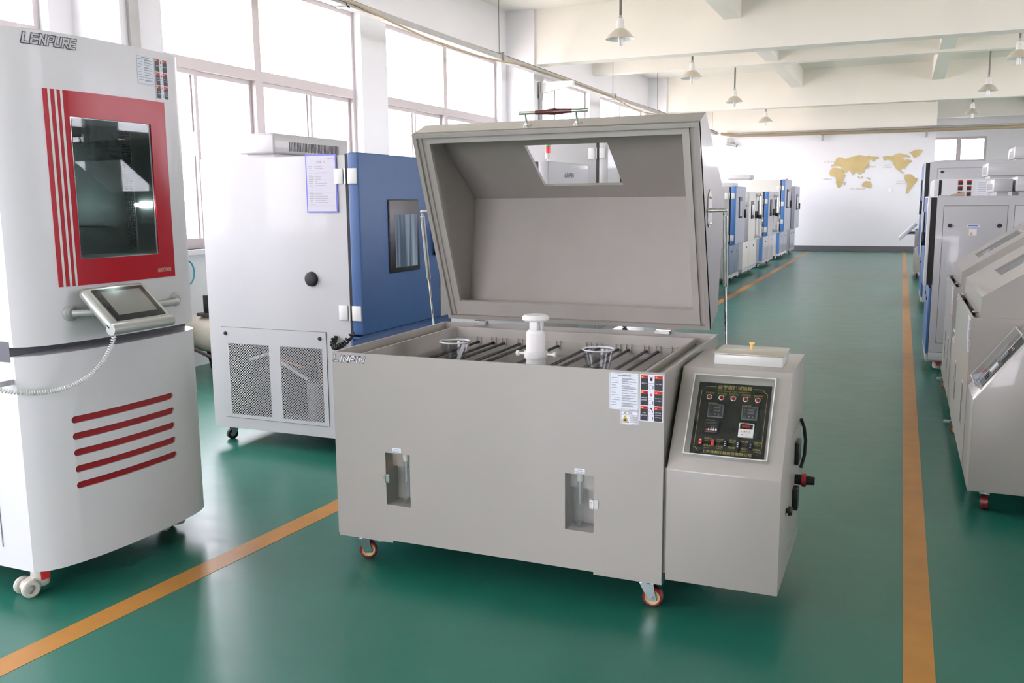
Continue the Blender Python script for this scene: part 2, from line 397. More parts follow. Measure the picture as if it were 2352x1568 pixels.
for i, (a, b) in enumerate(WL):
    window((a, b), -6.40, ['tall aluminium window of the left wall beside the viewpoint', 'tall window in the top corner above the white cabinet', 'tall window between the white cabinet and the blue door chamber',
        'tall window behind the blue door and the open lid corner', 'tall window behind the maroon lid handle and bracket arm', 'narrow looking far window above the open lid beyond the bracket arm', 'last window of the left wall beside the back partition'][i])
    portal('window_portal_left_%d' % i, (-6.47, (a+b)/2, (SILL+HEAD)/2), (0, -R(90), 0), HEAD-SILL, b-a)
    ml = MB().box(-6.36, XL+.05, a-.02, b+.02, SILL-.05, SILL, WALL); struct('trim_%d' % (i+1), ml, 'white ledge under the %s tall window of the left wall' % ['first', 'second', 'third', 'fourth', 'fifth', 'sixth', 'seventh'][i])
# right and rear walls (behind and beside the camera) with unseen windows placed for their light
WRt = [(2.6, 5.0), (9.0, 12.4), (13.0, 16.4), (17.5, 21.0), (22.0, 25.6), (26.2, 29.2)]
struct('wall_right', wall_with_openings(XR, XR+.25, WRt, YR, YD, SILL, HEAD), 'white plaster wall with windows behind the chambers at right')
for i, (a, b) in enumerate(WRt):
    window((a, b), XR+.15, '%s unseen window placed for its light along the right wall' % ['first', 'second', 'third', 'fourth', 'fifth', 'sixth', 'seventh'][i])
    portal('window_portal_right_%d' % i, (XR+.22, (a+b)/2, (SILL+HEAD)/2), (0, R(90), 0), HEAD-SILL, b-a)
WRr = [(-4.4, -1.0)]  # unseen window, sized and shifted to balance light on the machines
mb = MB(); zs, zh = .9, 3.6
mb.box(-6.5, 7.75, YR-.25, YR, 0, zs, WALL).box(-6.5, 7.75, YR-.25, YR, zh, ZC, WALL)
c = -6.5
for a, b in WRr: mb.box(c, a, YR-.25, YR, zs, zh, WALL); c = b
mb.box(c, 7.75, YR-.25, YR, zs, zh, WALL)
struct('wall_front', mb, 'white plaster wall behind the viewpoint')
for i, (a, b) in enumerate(WRr):
    window((a, b), YR-.13, 'wide unseen window placed for its light behind the viewpoint', zs, zh, 'X', 2.75)
    portal('window_portal_rear_%d' % i, ((a+b)/2, YR-.22, (zs+zh)/2), (-R(90), 0, 0), b-a, zh-zs)
# back partition with baseboard, deeper bay on the right
struct('wall_back', MB().box(-6.5, .80, YB, YB+.3, 0, ZC, WALL), 'white back partition wall carrying the gold world map')
struct('baseboard_back', MB().box(XL, .80, YB-.015, YB, 0, .16, GREYB), 'dark grey painted baseboard along the back partition')
struct('wall_side', MB().box(.55, .80, YB+.3, YD, 0, ZC, WALL), 'return wall of the deeper bay')
mb = MB().box(.55, 7.75, YD, YD+.25, 0, 2.75, WALL).box(.55, 7.75, YD, YD+.25, 3.56, ZC, WALL).box(2.45, 4.2, YD, YD+.25, 2.75, 3.56, WALL).box(5.9, 7.75, YD, YD+.25, 2.75, 3.56, WALL)
mb.box(.55, .82, YD, YD+.25, 2.75, 3.56, WALL)
struct('wall_far', mb, 'pale far wall of the deeper bay with high windows')
def high_window(a, b, label):
    WN[0] += 1; root = bpy.data.objects.new('window_%d' % WN[0], None); COL.objects.link(root); tag(root, label, None, None, 'structure')
    fr = MB(); y0, y1 = YD+.03, YD+.13; z0, z1, w = 2.75, 3.56, .07; mid = (a+b)/2
    for q in ((a, a+w, z0, z1), (b-w, b, z0, z1), (a+w, b-w, z0, z0+w), (a+w, b-w, z1-w, z1), (mid-w, mid+w, z0+w, z1-w)): fr.box(q[0], q[1], y0, y1, q[2], q[3], ALU)
    fr.build('frame', root, False)
    for u0, u1 in ((a+w, mid-w), (mid+w, b-w)): MB().box(u0, u1, YD+.07, YD+.08, z0+w, z1-w, GLASSW).build('pane', root, False)
    portal('window_portal_far', ((a+b)/2, YD+.2, (z0+z1)/2), (R(90), 0, 0), b-a, z1-z0)
high_window(.82, 2.45, 'small two pane window high in the far wall above the grey chambers')
high_window(4.2, 5.9, 'second high window of the far wall')

# pilasters and beams
for y, nm in ((-3.4, 'behind the viewpoint'), (5.65, 'nearest the white cabinet'), (14.5, 'carrying the nearest deep beam'), (23.8, 'carrying the farther deep beam')):
    struct('pilaster', MB().box(XL, -5.75, y, y+.45, 0, ZC, WALL), 'white square pilaster against the window wall '+nm)
for y, nm in ((-3.4, 'behind the viewpoint'), (5.2, 'overhead above the viewpoint'), (14.5, 'nearest in view, crossing the ceiling'), (23.8, 'further back, crossing the ceiling')):
    struct('ceiling_beam', MB().box(XL, XR, y+.05, y+.37, 3.82, ZC, CEIL), 'deep cream concrete beam '+nm)
for y, nm in ((.9, 'overhead'), (9.85, 'before the first deep beam'), (19.15, 'between the two deep beams'), (26.8, 'close to the back wall')):
    struct('ceiling_beam', MB().box(XL, XR, y, y+.24, 4.23, ZC, CEIL), 'shallow cream cross beam '+nm)
struct('ceiling_beam', MB().box(XL, .80, YB-.12, YB, 3.62, ZC, CEIL), 'cream wall beam above the conduit on the back partition')
struct('ceiling_beam', MB().box(.80, XR, 32.6, 33.0, 4.10, ZC, CEIL), 'beam in the deeper bay on the right')
for x, nm in ((-2.65, 'over the aisle line beside the blue chambers'), (.49, 'ending at the corner of the back partition'), (3.6, 'on the far right')):
    struct('ceiling_beam', MB().box(x, x+.26, YR, YD, 4.28, ZC, CEIL), 'long cream beam running down the hall '+nm)

# ------------------------------------------------------------------ cable tray, bracket, conduit
t = thing('cable_tray', 'long grey cable tray hung on wires along the window wall', 'cable tray', (-5.42, 0, 3.60))
mb = MB()
mb.box(-.06, .06, -3.5, 28.9, -.035, -.028, GREYSTEEL).box(-.06, -.052, -3.5, 28.9, -.028, .035, GREYSTEEL).box(.052, .06, -3.5, 28.9, -.028, .035, GREYSTEEL)
mb.build('channel', t, False)
for k, (dx, dz, r, mm, ph) in enumerate(((.075, -.005, .014, CABLE, 0.), (.02, .042, .015, WIRE, 1.3), (-.02, .045, .012, CABLE, 2.1))):
    P = []
    for i in range(0, 131):
        y = -3.5+i*.25
        sag = .0 if k else -.10*max(0, math.sin((y-8.5)/9*math.pi*2))*(1 if 8 < y < 22 else 0)
        P.append((dx+.012*math.sin(y*1.1+ph), y, dz+.01*math.sin(y*.9+ph)+sag))
    MB().tube(P, r, mm, 6).build('cable', t)
for y in (1.0, 4.2, 8.3, 12.3, 17.9, 21.5, 25.5, 28.3):
    mb = MB(); mb.box(-.075, .075, y, y+.04, -.05, -.036, GREYSTEEL).box(-.075, -.066, y, y+.04, -.05, .07, GREYSTEEL).box(.066, .075, y, y+.04, -.05, .07, GREYSTEEL).box(-.075, .075, y, y+.04, .063, .07, GREYSTEEL)
    mb.cyl((0, y+.02, .07), (0, y+.02, ZC-3.60), .006, WIRE, seg=6); mb.build('hanger', t, False)
for y, lab in ((14.68, 'white steel bracket arm on the pilaster under the cable tray'), (5.72, 'grey slotted steel post on the near pilaster')):
    b = thing('wall_bracket', lab, 'bracket', (-5.75, y, 0))
    mb = MB().box(.0, .035, 0, .10, .02, 3.30, GREYSTEEL)
    for k in range(26 if y > 10 else 0): mb.box(.0352, .037, .04, .06, 1.0+k*.085, 1.04+k*.085, RUSTY)
    mb.build('slotted_post', b, False)
    if y > 10:
        MB().box(.036, .05, -.03, .13, 3.27, 3.55, GREYSTEEL).build('mounting_plate', b, False)
        MB().prism([(.05, 0, 3.36), (.62, 0, 3.47), (.62, 0, 3.545), (.05, 0, 3.54)], (0, .09, 0), WPLAS).build('arm', b, False)
t = thing('conduit_pipe', 'brown conduit pipe running along the back wall below the beam', 'pipe', (0, YB-.19, 3.50))
MB().tube([(-5.3, -.1, .10), (-5.05, -.1, .06), (-4.8, 0, .03), (0, 0, 0), (3, 0, 0), (7.4, 0, 0)], .045, mat('brown_conduit', (.30,.24,.15), .5), 8).build('pipe', t)
MB().tube([(-5.2, .0, .09), (-4.0, .03, .09), (7.4, .03, .07)], .03, GREYSTEEL, 6).build('conduit', t)
for x in (-5.1, -2.3, .55): MB().box(x-.03, x+.03, -.07, .183, -.05, -.035, GREYSTEEL).box(x-.03, x+.03, .02, .10, -.20, -.035, GREYSTEEL).build('pipe_bracket', t, False)
t = thing('security_camera', 'small silver security camera below the conduit in the corner', 'camera', (-4.95, YB-.02, 3.28))
MB().box(-.05, .05, 0, .02, -.06, .06, GREYSTEEL).cyl((0, 0, 0), (0, -.16, -.03), .015, GREYSTEEL, seg=8).build('mount', t)
MB().cyl((-.18, -.25, .02), (.10, -.12, -.04), .06, SILVER, .05).build('housing', t); MB().cyl((.10, -.12, -.04), (.13, -.105, -.047), .045, BLACK).build('lens', t)

# ------------------------------------------------------------------ pendant lamps
def pendant(x, y, top, label, z=3.55):
    t = thing('pendant_lamp', label, 'pendant lamp', (x, y, z), 0, 'pendant lamps in two rows')
    MB().cyl((0,0,.25), (0,0,top-z), .017, mat('lamp_rod', (.16,.15,.13), .4, .6), seg=8).build('rod', t)
    MB().lathe([(.0,.25),(.03,.248),(.044,.225),(.050,.15),(.055,.115)], (0,0,0), (0,0,1), WPLAS, 14).cyl((0,0,.24),(0,0,.285),.028,GREYSTEEL,.02,10).build('socket', t)
    MB().lathe([(.046,.128),(.070,.116),(.110,.085),(.148,.045),(.172,.014),(.183,.0)], (0,0,0), (0,0,1), LAMPSH, 28).lathe([(.182,.0),(.170,.012),(.146,.041),(.108,.080),(.068,.111),(.044,.123)], (0,0,0), (0,0,1), LAMPIN, 28).build('shade', t)
    b = MB().cyl((0,0,.0), (0,0,.12), .033, WPLAS, seg=10)
    for k in range(3):
        a = k*2.094; b.cyl((.018*math.cos(a), .018*math.sin(a), -.085), (.018*math.cos(a), .018*math.sin(a), .03), .016, OPAL, seg=8)
    b.build('bulb', t)
    return t
for x, y, top, lab in ((-3.34, 11.35, ZC, 'largest and nearest pendant lamp, in front of the first deep beam'),
    (-3.30, 15.4, ZC, 'pendant lamp just behind the first deep beam in the window side row'),
    (-3.30, 19.55, ZC, 'third pendant lamp of the window side row, on a long rod'),
    (-3.36, 24.7, ZC, 'farthest pendant lamp of the window side row near the back wall'),
    (1.455, 15.45, ZC, 'pendant lamp at the right edge of the picture'),
    (1.385, 19.75, ZC, 'middle pendant lamp of the right row on a long rod'),
    (1.44, 24.9, ZC, 'farthest pendant lamp of the right row')):
    pendant(x, y, top, lab)
# ================================================================== world map on the back wall
t = thing('world_map_decal', 'gold foil world map fixed to the white back wall', 'wall map', (0, YB-.004, 0))
def mp(x, y): return (.0019473*x+.0000975*y-3.6111, 0, 3.3593-.0000419*x-.0020568*y)
LAND = {
 'eurasia': [(855,320),(870,285),(890,255),(930,248),(960,262),(1000,275),(1040,265),(1080,250),(1130,240),(1190,222),(1240,225),(1290,240),(1340,228),(1380,245),(1440,245),(1485,250),(1480,268),(1440,285),(1410,320),(1395,310),(1400,290),(1350,290),(1330,300),(1345,330),(1320,370),(1300,390),(1285,415),(1275,440),(1275,465),(1240,480),(1215,500),(1190,490),(1170,470),(1140,465),(1120,500),(1108,512),(1090,480),(1075,445),(1050,440),(1020,470),(990,480),(965,440),(960,405),(920,385),(905,375),(880,385),(850,372),(800,395),(795,375),(820,360),(845,345)],
 'africa': [(815,402),(850,397),(890,407),(940,412),(956,440),(980,490),(1000,515),(985,545),(965,580),(965,620),(945,650),(930,685),(895,693),(880,665),(865,620),(870,580),(855,550),(845,525),(800,530),(775,505),(770,470),(785,435)],
 'madagascar': [(985,610),(1000,605),(1002,635),(990,655),(978,640)],
 'australia': [(1240,640),(1270,605),(1300,590),(1320,600),(1345,590),(1365,620),(1385,655),(1375,690),(1345,695),(1310,670),(1270,680),(1240,670)],
 'island': [(1305,540),(1330,540),(1355,560),(1350,570),(1320,558)],
 'island.001': [(1185,520),(1215,550),(1205,562),(1185,540)],
 'island.002': [(1230,530),(1250,525),(1252,550),(1235,555)],
 'island.003': [(1340,355),(1350,360),(1335,410),(1300,415),(1325,385)],
 'island.004': [(838,320),(850,312),(856,335),(842,342)],
 'north_america': [(1540,245),(1590,235),(1650,245),(1700,225),(1740,205),(1790,200),(1830,215),(1880,225),(1915,245),(1905,265),(1870,250),(1830,255),(1815,280),(1850,300),(1870,285),(1900,290),(1930,300),(1955,315),(1920,330),(1890,350),(1880,370),(1855,400),(1850,420),(1835,410),(1800,420),(1790,440),(1805,460),(1830,470),(1840,490),(1800,470),(1770,450),(1740,430),(1710,395),(1690,355),(1680,325),(1650,295),(1600,285),(1560,300),(1545,280)],
 'greenland': [(1900,195),(1940,175),(2000,150),(2060,148),(2090,165),(2060,205),(2040,235),(1980,270),(1955,240),(1940,205)],
 'south_america': [(1850,505),(1880,490),(1930,492),(1965,520),(1990,545),(2025,555),(2010,590),(1990,620),(1960,660),(1930,700),(1900,740),(1895,768),(1865,765),(1870,720),(1885,660),(1880,620),(1850,580),(1845,540)]}
for nm, P in LAND.items():
    MB().prism([mp(*q) for q in P], (0, -.012, 0), GOLD).build(nm.split('.')[0], t, False)
for s_, x, y, sz in (('EUROPE', 765, 318, .07), ('AFRICA', 740, 566, .07), ('ASIA', 1400, 390, .08), ('OCEANIA', 1180, 706, .09), ('NORTH', 1605, 368, .055), ('AMERICA', 1605, 398, .055), ('SOUTH', 1785, 596, .055), ('AMERICA', 1785, 626, .055)):
    pr = Print(Vector(mp(x, y))+Vector((0, -.002, 0))); pr.text(s_, 0, 0, sz, GOLDTXT, 1, 1.1); pr.build('continent_name', t)
pr = Print(Vector(mp(1633, 718))+Vector((0, -.002, 0)))
st = []
for k in range(16):
    r_ = (.085, .034)[k % 2]; st.append((r_*math.cos(k*math.pi/8), r_*math.sin(k*math.pi/8)))
pr.poly(st, mat('painted_glint', (.95,.93,.88), .5, .0), 3); pr.disc(.09, 0, .02, GOLDTXT, 1); pr.build('glint_star', t)  # pale star paints the glint on the foil; small gold dot beside it

# ================================================================== casters
def caster_mesh(style):
    """returns dict of meshes; top plate at z=H, wheel touching z=0, swivel axis at origin"""
    if style == 'red':
        rw, H, off = .040, .118, .022
        f = MB(); f.box(-.034, .034, -.034, .034, H-.004, H, ZINC).cyl((0,0,H-.020), (0,0,H-.004), .028, ZINC)
        for sx in (-1, 1):
            x = sx*.021
            f.prism([(x, -.028, H-.020), (x, .026, H-.020), (x, off+.016, rw-.010), (x, off-.014, rw-.010)], (sx*.0025, 0, 0), ZINC)
        f.box(-.021, .021, -.028, .028, H-.022, H-.018, ZINC)
        f.cyl((-.030, off, rw), (.030, off, rw), .006, ZINC, seg=6)
        w = MB(); w.lathe([(.026,-.016),(.036,-.016),(.040,-.011),(.040,.011),(.036,.016),(.026,.016)], (0, off, rw), (1,0,0), REDPU, 24, closed=True)
        h = MB(); h.lathe([(.004,-.012),(.022,-.012),(.027,-.0165),(.029,-.0165),(.029,.0165),(.027,.0165),(.022,.012),(.004,.012)], (0, off, rw), (1,0,0), CREAM, 24, closed=True)
        return dict(fork=f.mesh('caster_fork'), wheel=w.mesh('wheel'), hub=h.mesh('hub')), H
    if style == 'white':
        rw, H, off = .036, .115, .055
        f = MB(); f.lathe([(.0,H),(.034,H),(.036,.060),(.034,.038),(.030,.030),(.0,.030)], (0,0,0), (0,0,1), IVORY, 20)
        f.prism([(-.022, 0, .034), (-.022, 0, .080), (-.022, off+.012, .058), (-.022, off+.018, .036), (-.022, off, .022)], (.044, 0, 0), IVORY)
        f.cyl((-.026, off, rw), (.026, off, rw), .020, IVORY, seg=18).cyl((-.0275, off, rw), (.0275, off, rw), .007, STEEL, seg=10)
        w = MB()
        for a, b in ((-.045, -.024), (.024, .045)):
            w.lathe([(.018,a),(.030,a),(.036,a+.005),(.036,b-.005),(.030,b),(.018,b)], (0, off, rw), (1,0,0), IVORY, 24, closed=True)
        h = MB().box(-.0365, .0365, -.022, .012, .058, .098, LRED)
        return dict(fork=f.mesh('caster_fork'), wheel=w.mesh('wheel'), hub=h.mesh('brake_pad')), H
    rw, H, off = .036, .115, .02
    f = MB(); f.box(-.032, .032, -.032, .032, H-.005, H, GREYSTEEL).cyl((0,0,H-.03), (0,0,H-.005), .026, GREYSTEEL)
    for sx in (-1, 1): f.prism([(sx*.022, -.022, H-.028), (sx*.022, .028, H-.028), (sx*.022, off+.012, rw-.008), (sx*.022, off-.012, rw-.008)], (sx*.003, 0, 0), GREYSTEEL)
    f.cyl((-.028, off, rw), (.028, off, rw), .006, ZINC, seg=6)
    w = MB().lathe([(.012,-.016),(.032,-.016),(.036,-.011),(.036,.011),(.032,.016),(.012,.016)], (0, off, rw), (1,0,0), RUBBER, 20, closed=True)
    h = MB().cyl((-.017, off, rw), (.017, off, rw), .016, GREYSTEEL)
    return dict(fork=f.mesh('caster_fork'), wheel=w.mesh('wheel'), hub=h.mesh('hub')), H
CAST = {k: caster_mesh(k) for k in ('red', 'white', 'black')}
def caster(parent, x, y, rz, style, zb, lever=False):
    md, H = CAST[style]; k = zb/H
    o = bpy.data.objects.new('caster', md['fork']); COL.objects.link(o); o.parent = parent; o.location = (x, y, 0); o.rotation_euler = (0,0,rz); o.scale = (1,1,k)
    for nm in ('wheel', 'hub'):
        c = bpy.data.objects.new('brake_pad' if (style == 'white' and nm == 'hub') else nm, md[nm]); COL.objects.link(c); c.parent = o
    if lever:
        MB().prism([(-.02, .02, H-.026), (-.02, .070, H-.036), (-.02, .075, H-.029), (-.02, .02, H-.012)], (.04, 0, 0), ZINC).box(-.024, .024, .066, .102, H-.038, H-.028, GREYSTEEL).build('brake_lever', o)
    return o

# ================================================================== flat-printed stickers
def warn_sticker(pr, x0, y0, w, h):
    """three stacked red-black warning panels inside x0..x0+w, y0..y0+h"""
    pr.plate(x0, y0, x0+w, y0+h, LWHITE, .0006)
    txt = [(('保持干净',), ('Keep clean',)), (('避免阳光', '直接照射'), ('No direct', 'sunlight')), (('严禁', '敲打撞击'), ('Strictly', 'no knocking', 'and banging'))]
    m = w*.03; ph = (h-4*m)/3; cw = (w-2*m)
    for i in range(3):
        yb = y0+h-m-(i+1)*ph-i*m; xa = x0+m; c1 = cw*.345; c2 = cw*.285
        for a, b in ((xa, xa+c1), (xa+c1+c2, xa+cw)):
            pr.rect(a, yb, b, yb+ph*.80, LBLACK, 2); pr.rect(a, yb+ph*.80, b, yb+ph, LRED, 2)
            tx = a+(b-a)*.22; ty = yb+ph*.83; s = ph*.13
            pr.poly([(tx-s*.6, ty), (tx+s*.6, ty), (tx, ty+s)], LORANGE, 3)
            pr.rect(a+(b-a)*.5, ty+s*.2, a+(b-a)*.85, ty+s*.75, LBLACK if a == xa else REDDISP, 3)
        xm = xa+c1; pr.rect(xm, yb, xm+c2, yb+ph, LWHITE, 2); pr.rect(xm, yb+ph*.465, xm+c2, yb+ph*.485, INK, 3)
        cxm = xm+c2/2; yt = yb+ph*.73
        if i == 0:
            pr.disc(cxm, yt-.02*ph, ph*.085, INK, 3)
            for k in range(4): pr.rect(cxm-ph*.07+k*ph*.04, yt, cxm-ph*.045+k*ph*.04, yt+ph*.13, INK, 3)
            pr.ring([(cxm-c2*.38, yt+ph*.14), (cxm+c2*.38, yt+ph*.14), (cxm+c2*.2, yt+ph*.24), (cxm-c2*.2, yt+ph*.24)], ph*.012, INKG, 3)
        elif i == 1: pr.disc(cxm, yt, ph*.095, LPINK, 3)
        else:
            pr.poly([(cxm+c2*.30, yt-ph*.16), (cxm+c2*.38, yt-ph*.12), (cxm+c2*.08, yt+ph*.12), (cxm, yt+ph*.08)], INK, 3)
            pr.poly([(cxm-c2*.12, yt+ph*.10), (cxm+c2*.12, yt+ph*.06), (cxm+c2*.16, yt+ph*.15), (cxm-c2*.02, yt+ph*.20)], INK, 4)
            for k in range(3): pr.poly([(cxm-c2*.38, yt+ph*(.12-.10*k)), (cxm-c2*.22, yt+ph*(.16-.10*k)), (cxm-c2*.28, yt+ph*(.07-.10*k))], LPINK, 3)
        bx = c2*.36; by = yb+ph*.08
        pr.ring([(cxm-bx, by), (cxm+bx*.6, by), (cxm+bx*.6, by+ph*.28), (cxm-bx, by+ph*.28)], ph*.014, INKG, 3)
        pr.rect(cxm+bx*.62, by+ph*.02, cxm+bx, by+ph*.22, INKG, 3)
        for col, a, b in ((0, xa, xa+c1), (1, xa+c1+c2, xa+cw)):
            L = txt[i][col]; n = len(L)
            for k, s_ in enumerate(L):
                wd = (b-a)*(.74 if len(s_) > 2 else .4); yy = yb+ph*(.44+(n-1)*.08-k*.16)
                pr.fit(s_, (a+b)/2-wd/2, (a+b)/2+wd/2, yy, ph*.10, LWHITE, 3)
def rules_sticker(pr, x0, y0, w, h, title, rows=12, rnd=.006):
    pr.plate(x0, y0, x0+w, y0+h, LWHITE, .0006, rnd)
    pr.ring(rrect(x0+w*.02, y0+h*.02, x0+w*.98, y0+h*.98, rnd), w*.008, INKG, 2)
    pr.rect(x0+w*.04, y0+h*.04, x0+w*.96, y0+h*.96, PAPER, 1.5)
    pr.fit(title, x0+w*.28, x0+w*.72, y0+h*.925, h*.05, INK, 3)
    rg = random.Random(5)
    for k in range(rows):
        y = y0+h*(.86-k*.80/rows)
        pr.rect(x0+w*.08, y-h*.006, x0+w*(.2+.17*rg.random()), y+h*.006, INKG, 3)
        for j in range(rg.choice((2,3,3))):
            pr.rect(x0+w*.42, y-h*.005-j*h*.017, x0+w*(.62+.32*rg.random()), y+h*.005-j*h*.017, INKG, 3)
def biohazard_sticker(pr, x0, y0, w, h):
    pr.plate(x0, y0, x0+w, y0+h, LWHITE, .0006, .004); pr.ring(rrect(x0+w*.03, y0+h*.03, x0+w*.97, y0+h*.97, .004), w*.015, INK, 2)
    pr.rect(x0+w*.03, y0+h*.70, x0+w*.97, y0+h*.715, INK, 2)
    pr.fit('注意', x0+w*.42, x0+w*.66, y0+h*.83, h*.14, INK, 3)
    cx = x0+w*.26; pr.poly([(cx-w*.09, y0+h*.75), (cx+w*.09, y0+h*.75), (cx, y0+h*.93)], INK, 2); pr.poly([(cx-w*.07, y0+h*.765), (cx+w*.07, y0+h*.765), (cx, y0+h*.90)], LYEL, 3)
    pr.rect(cx-w*.008, y0+h*.80, cx+w*.008, y0+h*.86, INK, 4)
    cx = x0+w*.27; pr.poly([(cx-w*.21, y0+h*.13), (cx+w*.21, y0+h*.13), (cx, y0+h*.66)], INK, 2); pr.poly([(cx-w*.18, y0+h*.16), (cx+w*.18, y0+h*.16), (cx, y0+h*.61)], LYEL, 3)
    pr.disc(cx, y0+h*.30, w*.035, INK, 4)
    for a in (90, 210, 330): pr.disc(cx+w*.06*math.cos(R(a)), y0+h*.30+w*.06*math.sin(R(a)), w*.035, INK, 4)
    for k, s_ in enumerate(('打开箱盖前', '请先关闭喷雾', '放气排雾后', '再打开箱盖')): pr.fit(s_, x0+w*.54, x0+w*.92, y0+h*(.58-k*.13), h*.085, INK, 3)
def logo(pr, s_, x0, y0, x1, h, ink=INK, face=LWHITE, t_=.20):
    pr.strokes(s_, x0, x1, y0-h/2, h, h*(t_+.16), ink, 1); pr.strokes(s_, x0, x1, y0-h/2, h, h*t_, face, 2.2)
# ================================================================== salt spray chambers
def salt_chamber(name, label, loc, rz, W=1.437, D=1.05, lid_deg=0.0, detail=True, cab_caster=False, cabw=.41, zb=.128):
    t = thing(name, label, 'test chamber', loc, rz, 'beige salt spray chambers')
    h = W/2; zt = .93; th = .012
    wins = [(-h+.247, -h+.364, 'l'), (h-.385, h-.268, 'r')] if detail else [(h-.385, h-.268, 'r'), (-h+.247, -h+.364, 'l')]
    wz0, wz1 = .286, .513
    # outer shell
    mb = MB(); mb.box(-h, h, 0, th, zb, wz0, BEIGE).box(-h, h, 0, th, wz1, zt, BEIGE)
    xs = sorted([w[:2] for w in wins]); c = -h
    for a, b in xs: mb.box(c, a, 0, th, wz0, wz1, BEIGE); c = b
    mb.box(c, h, 0, th, wz0, wz1, BEIGE)
    mb.box(-h, -h+th, th, D, zb, zt, BEIGE).box(h-th, h, th, D, zb, zt, BEIGE).box(-h+th, h-th, D-th, D, zb, zt, BEIGE).box(-h+th, h-th, th, D-th, zb, zb+.01, BEIGE)
    for sx in (-1, 1): mb.box(*sorted((sx*h, sx*(h-.27))), .004, D-.004, zb-.012, zb, BEIGE)
    mb.box(-h+th, h-th, th, .055, .875, .885, BEIGE_IN2).box(-h+th, h-th, .995, D-th, .875, .885, BEIGE_IN2).box(-h+th, -h+.085, .055, .995, .875, .885, BEIGE_IN2).box(h-.085, h-th, .055, .995, .875, .885, BEIGE_IN2)
    mb.build('body', t, False)
    # tub
    ti = h-.092; tw = .008; zf = .44; y0, y1 = .062, .992
    mb = MB(); mb.box(-ti, ti, y0, y0+tw, zf, .915, BEIGE_IN2).box(-ti, ti, y1-tw, y1, zf, .915, BEIGE_IN2).box(-ti, -ti+tw, y0+tw, y1-tw, zf, .915, BEIGE_IN2).box(ti-tw, ti, y0+tw, y1-tw, zf, .915, BEIGE_IN2).box(-ti+tw, ti-tw, y0+tw, y1-tw, zf, zf+.01, BEIGE_IN2)
    mb.box(-ti+tw, ti-tw, y1-tw-.012, y1-tw, .80, .862, BEIGE_IN2).box(-ti+tw, ti-tw, y0+tw, y0+tw+.012, .80, .862, BEIGE_IN2)
    mb.build('tub', t, False)
    if lid_deg > 0:
        xs_ = [-.484, -.400, -.342, -.255, -.199, -.050, .107, .160, .257, .309, .396, .453, .531, .585]
        for k, x in enumerate(xs_):
            x *= h/.7185; r = MB().cyl((x, y0+tw+.004, .845), (x, y1-tw-.016, .845), .007, BLACK, seg=8)
            for s in (-1, 1): r.box(x+s*.012-.002, x+s*.012+.002, y1-tw-.022, y1-tw-.010, .835, .872, BEIGE_IN2)
            r.build('specimen_rod', t)
    # front sight windows
    for a, b, sd in wins:
        mb = MB(); mb.box(a-.004, b+.004, .10, .104, wz0-.004, wz1+.004, BEIGE_IN).box(a-.004, a, th, .10, wz0, wz1, BEIGE_IN).box(b, b+.004, th, .10, wz0, wz1, BEIGE_IN).box(a-.004, b+.004, th, .104, wz0-.008, wz0, BEIGE_IN).box(a-.004, b+.004, th, .104, wz1, wz1+.004, BEIGE_IN)
        mb.build('window_recess', t, False)
        w = MB().box(a+.001, b-.001, .0035, .0065, wz0+.001, wz1-.001, GLASSC).build('sight_window', t, False)
        xh = a if sd == 'l' else b; xk = b-.022 if sd == 'l' else a+.022; zm = wz0+.115
        hm = MB()
        for s in (-1, 1):
            hm.box(*sorted((xh+s*.002, xh+s*.017)), -.0025, .003, zm-.018, zm+.018, STEEL)
            for z in (zm-.011, zm+.011): hm.lathe([(0,.003),(.002,.0025),(.0035,0)], (xh+s*.010, -.0025, z), (0,-1,0), CHROME, 10)
        hm.cyl((xh, -.003, zm-.018), (xh, -.003, zm+.018), .003, CHROME, seg=8); hm.build('hinge', w)
        MB().lathe([(.0105,0),(.0125,0),(.0125,.006),(.0105,.006)], (xk, -.004, zm), (0,1,0), GLASSC, 20, closed=True).build('finger_pull', w)
        pr = Print((0, 0, 0), mb=MB()); cx = (a+b)/2+(-.004 if sd == 'l' else .0)
        pr.plate(cx-.020, wz1+.006, cx+.022, wz1+.024, LWHITE, .0006, .002); pr.rect(cx-.018, wz1+.0075, cx+.020, wz1+.0225, PAPER, 2)
        pr.fit('小心取出', cx-.010, cx+.012, wz1+.0175, .006, INK, 3); pr.fit('Measuring cylinder', cx-.016, cx+.018, wz1+.011, .006, INK, 3); pr.build('window_label', t)
    # lid
    a_ = R(lid_deg); hy, hz = 1.03, .952 if lid_deg > 0 else .893
    U = Vector((0, -math.cos(a_), math.sin(a_))); N = Vector((0, math.sin(a_), math.cos(a_))); O = Vector((0, hy, hz))
    def L(x, u, n): return Vector((x, 0, 0))+O+U*u+N*n
    lh = h-.034 if lid_deg > 0 else h-.0135; tk = .020
    prof = [(0, 0), (0, .19), (.49, .482), (.987, .145), (.987, 0)]
    inn = [(tk, 0), (tk, .178), (.489, .458), (.967, .133), (.967, 0)]
    mb = MB(); x0, x1 = -lh, lh
    def slab(i, m0=BEIGE, m1=BEIGE_IN, xa=x0, xb=x1, s0=0.0, s1=1.0):
        A, B, A2, B2 = prof[i], prof[i+1], inn[i], inn[i+1]
        lp = lambda P, Q, s: (P[0]+(Q[0]-P[0])*s, P[1]+(Q[1]-P[1])*s)
        q = [lp(A, B, s0), lp(A, B, s1), lp(A2, B2, s1), lp(A2, B2, s0)]
        V = [L(xa, *p) for p in q]+[L(xb, *p) for p in q]
        mb.add(V, [(0,1,5,4)], m0); mb.add(V, [(2,3,7,6)], m1)
        if s0 > 0: mb.add(V, [(0,4,7,3)], BEIGE_IN2)
        if s1 < 1: mb.add(V, [(1,2,6,5)], BEIGE_IN2)
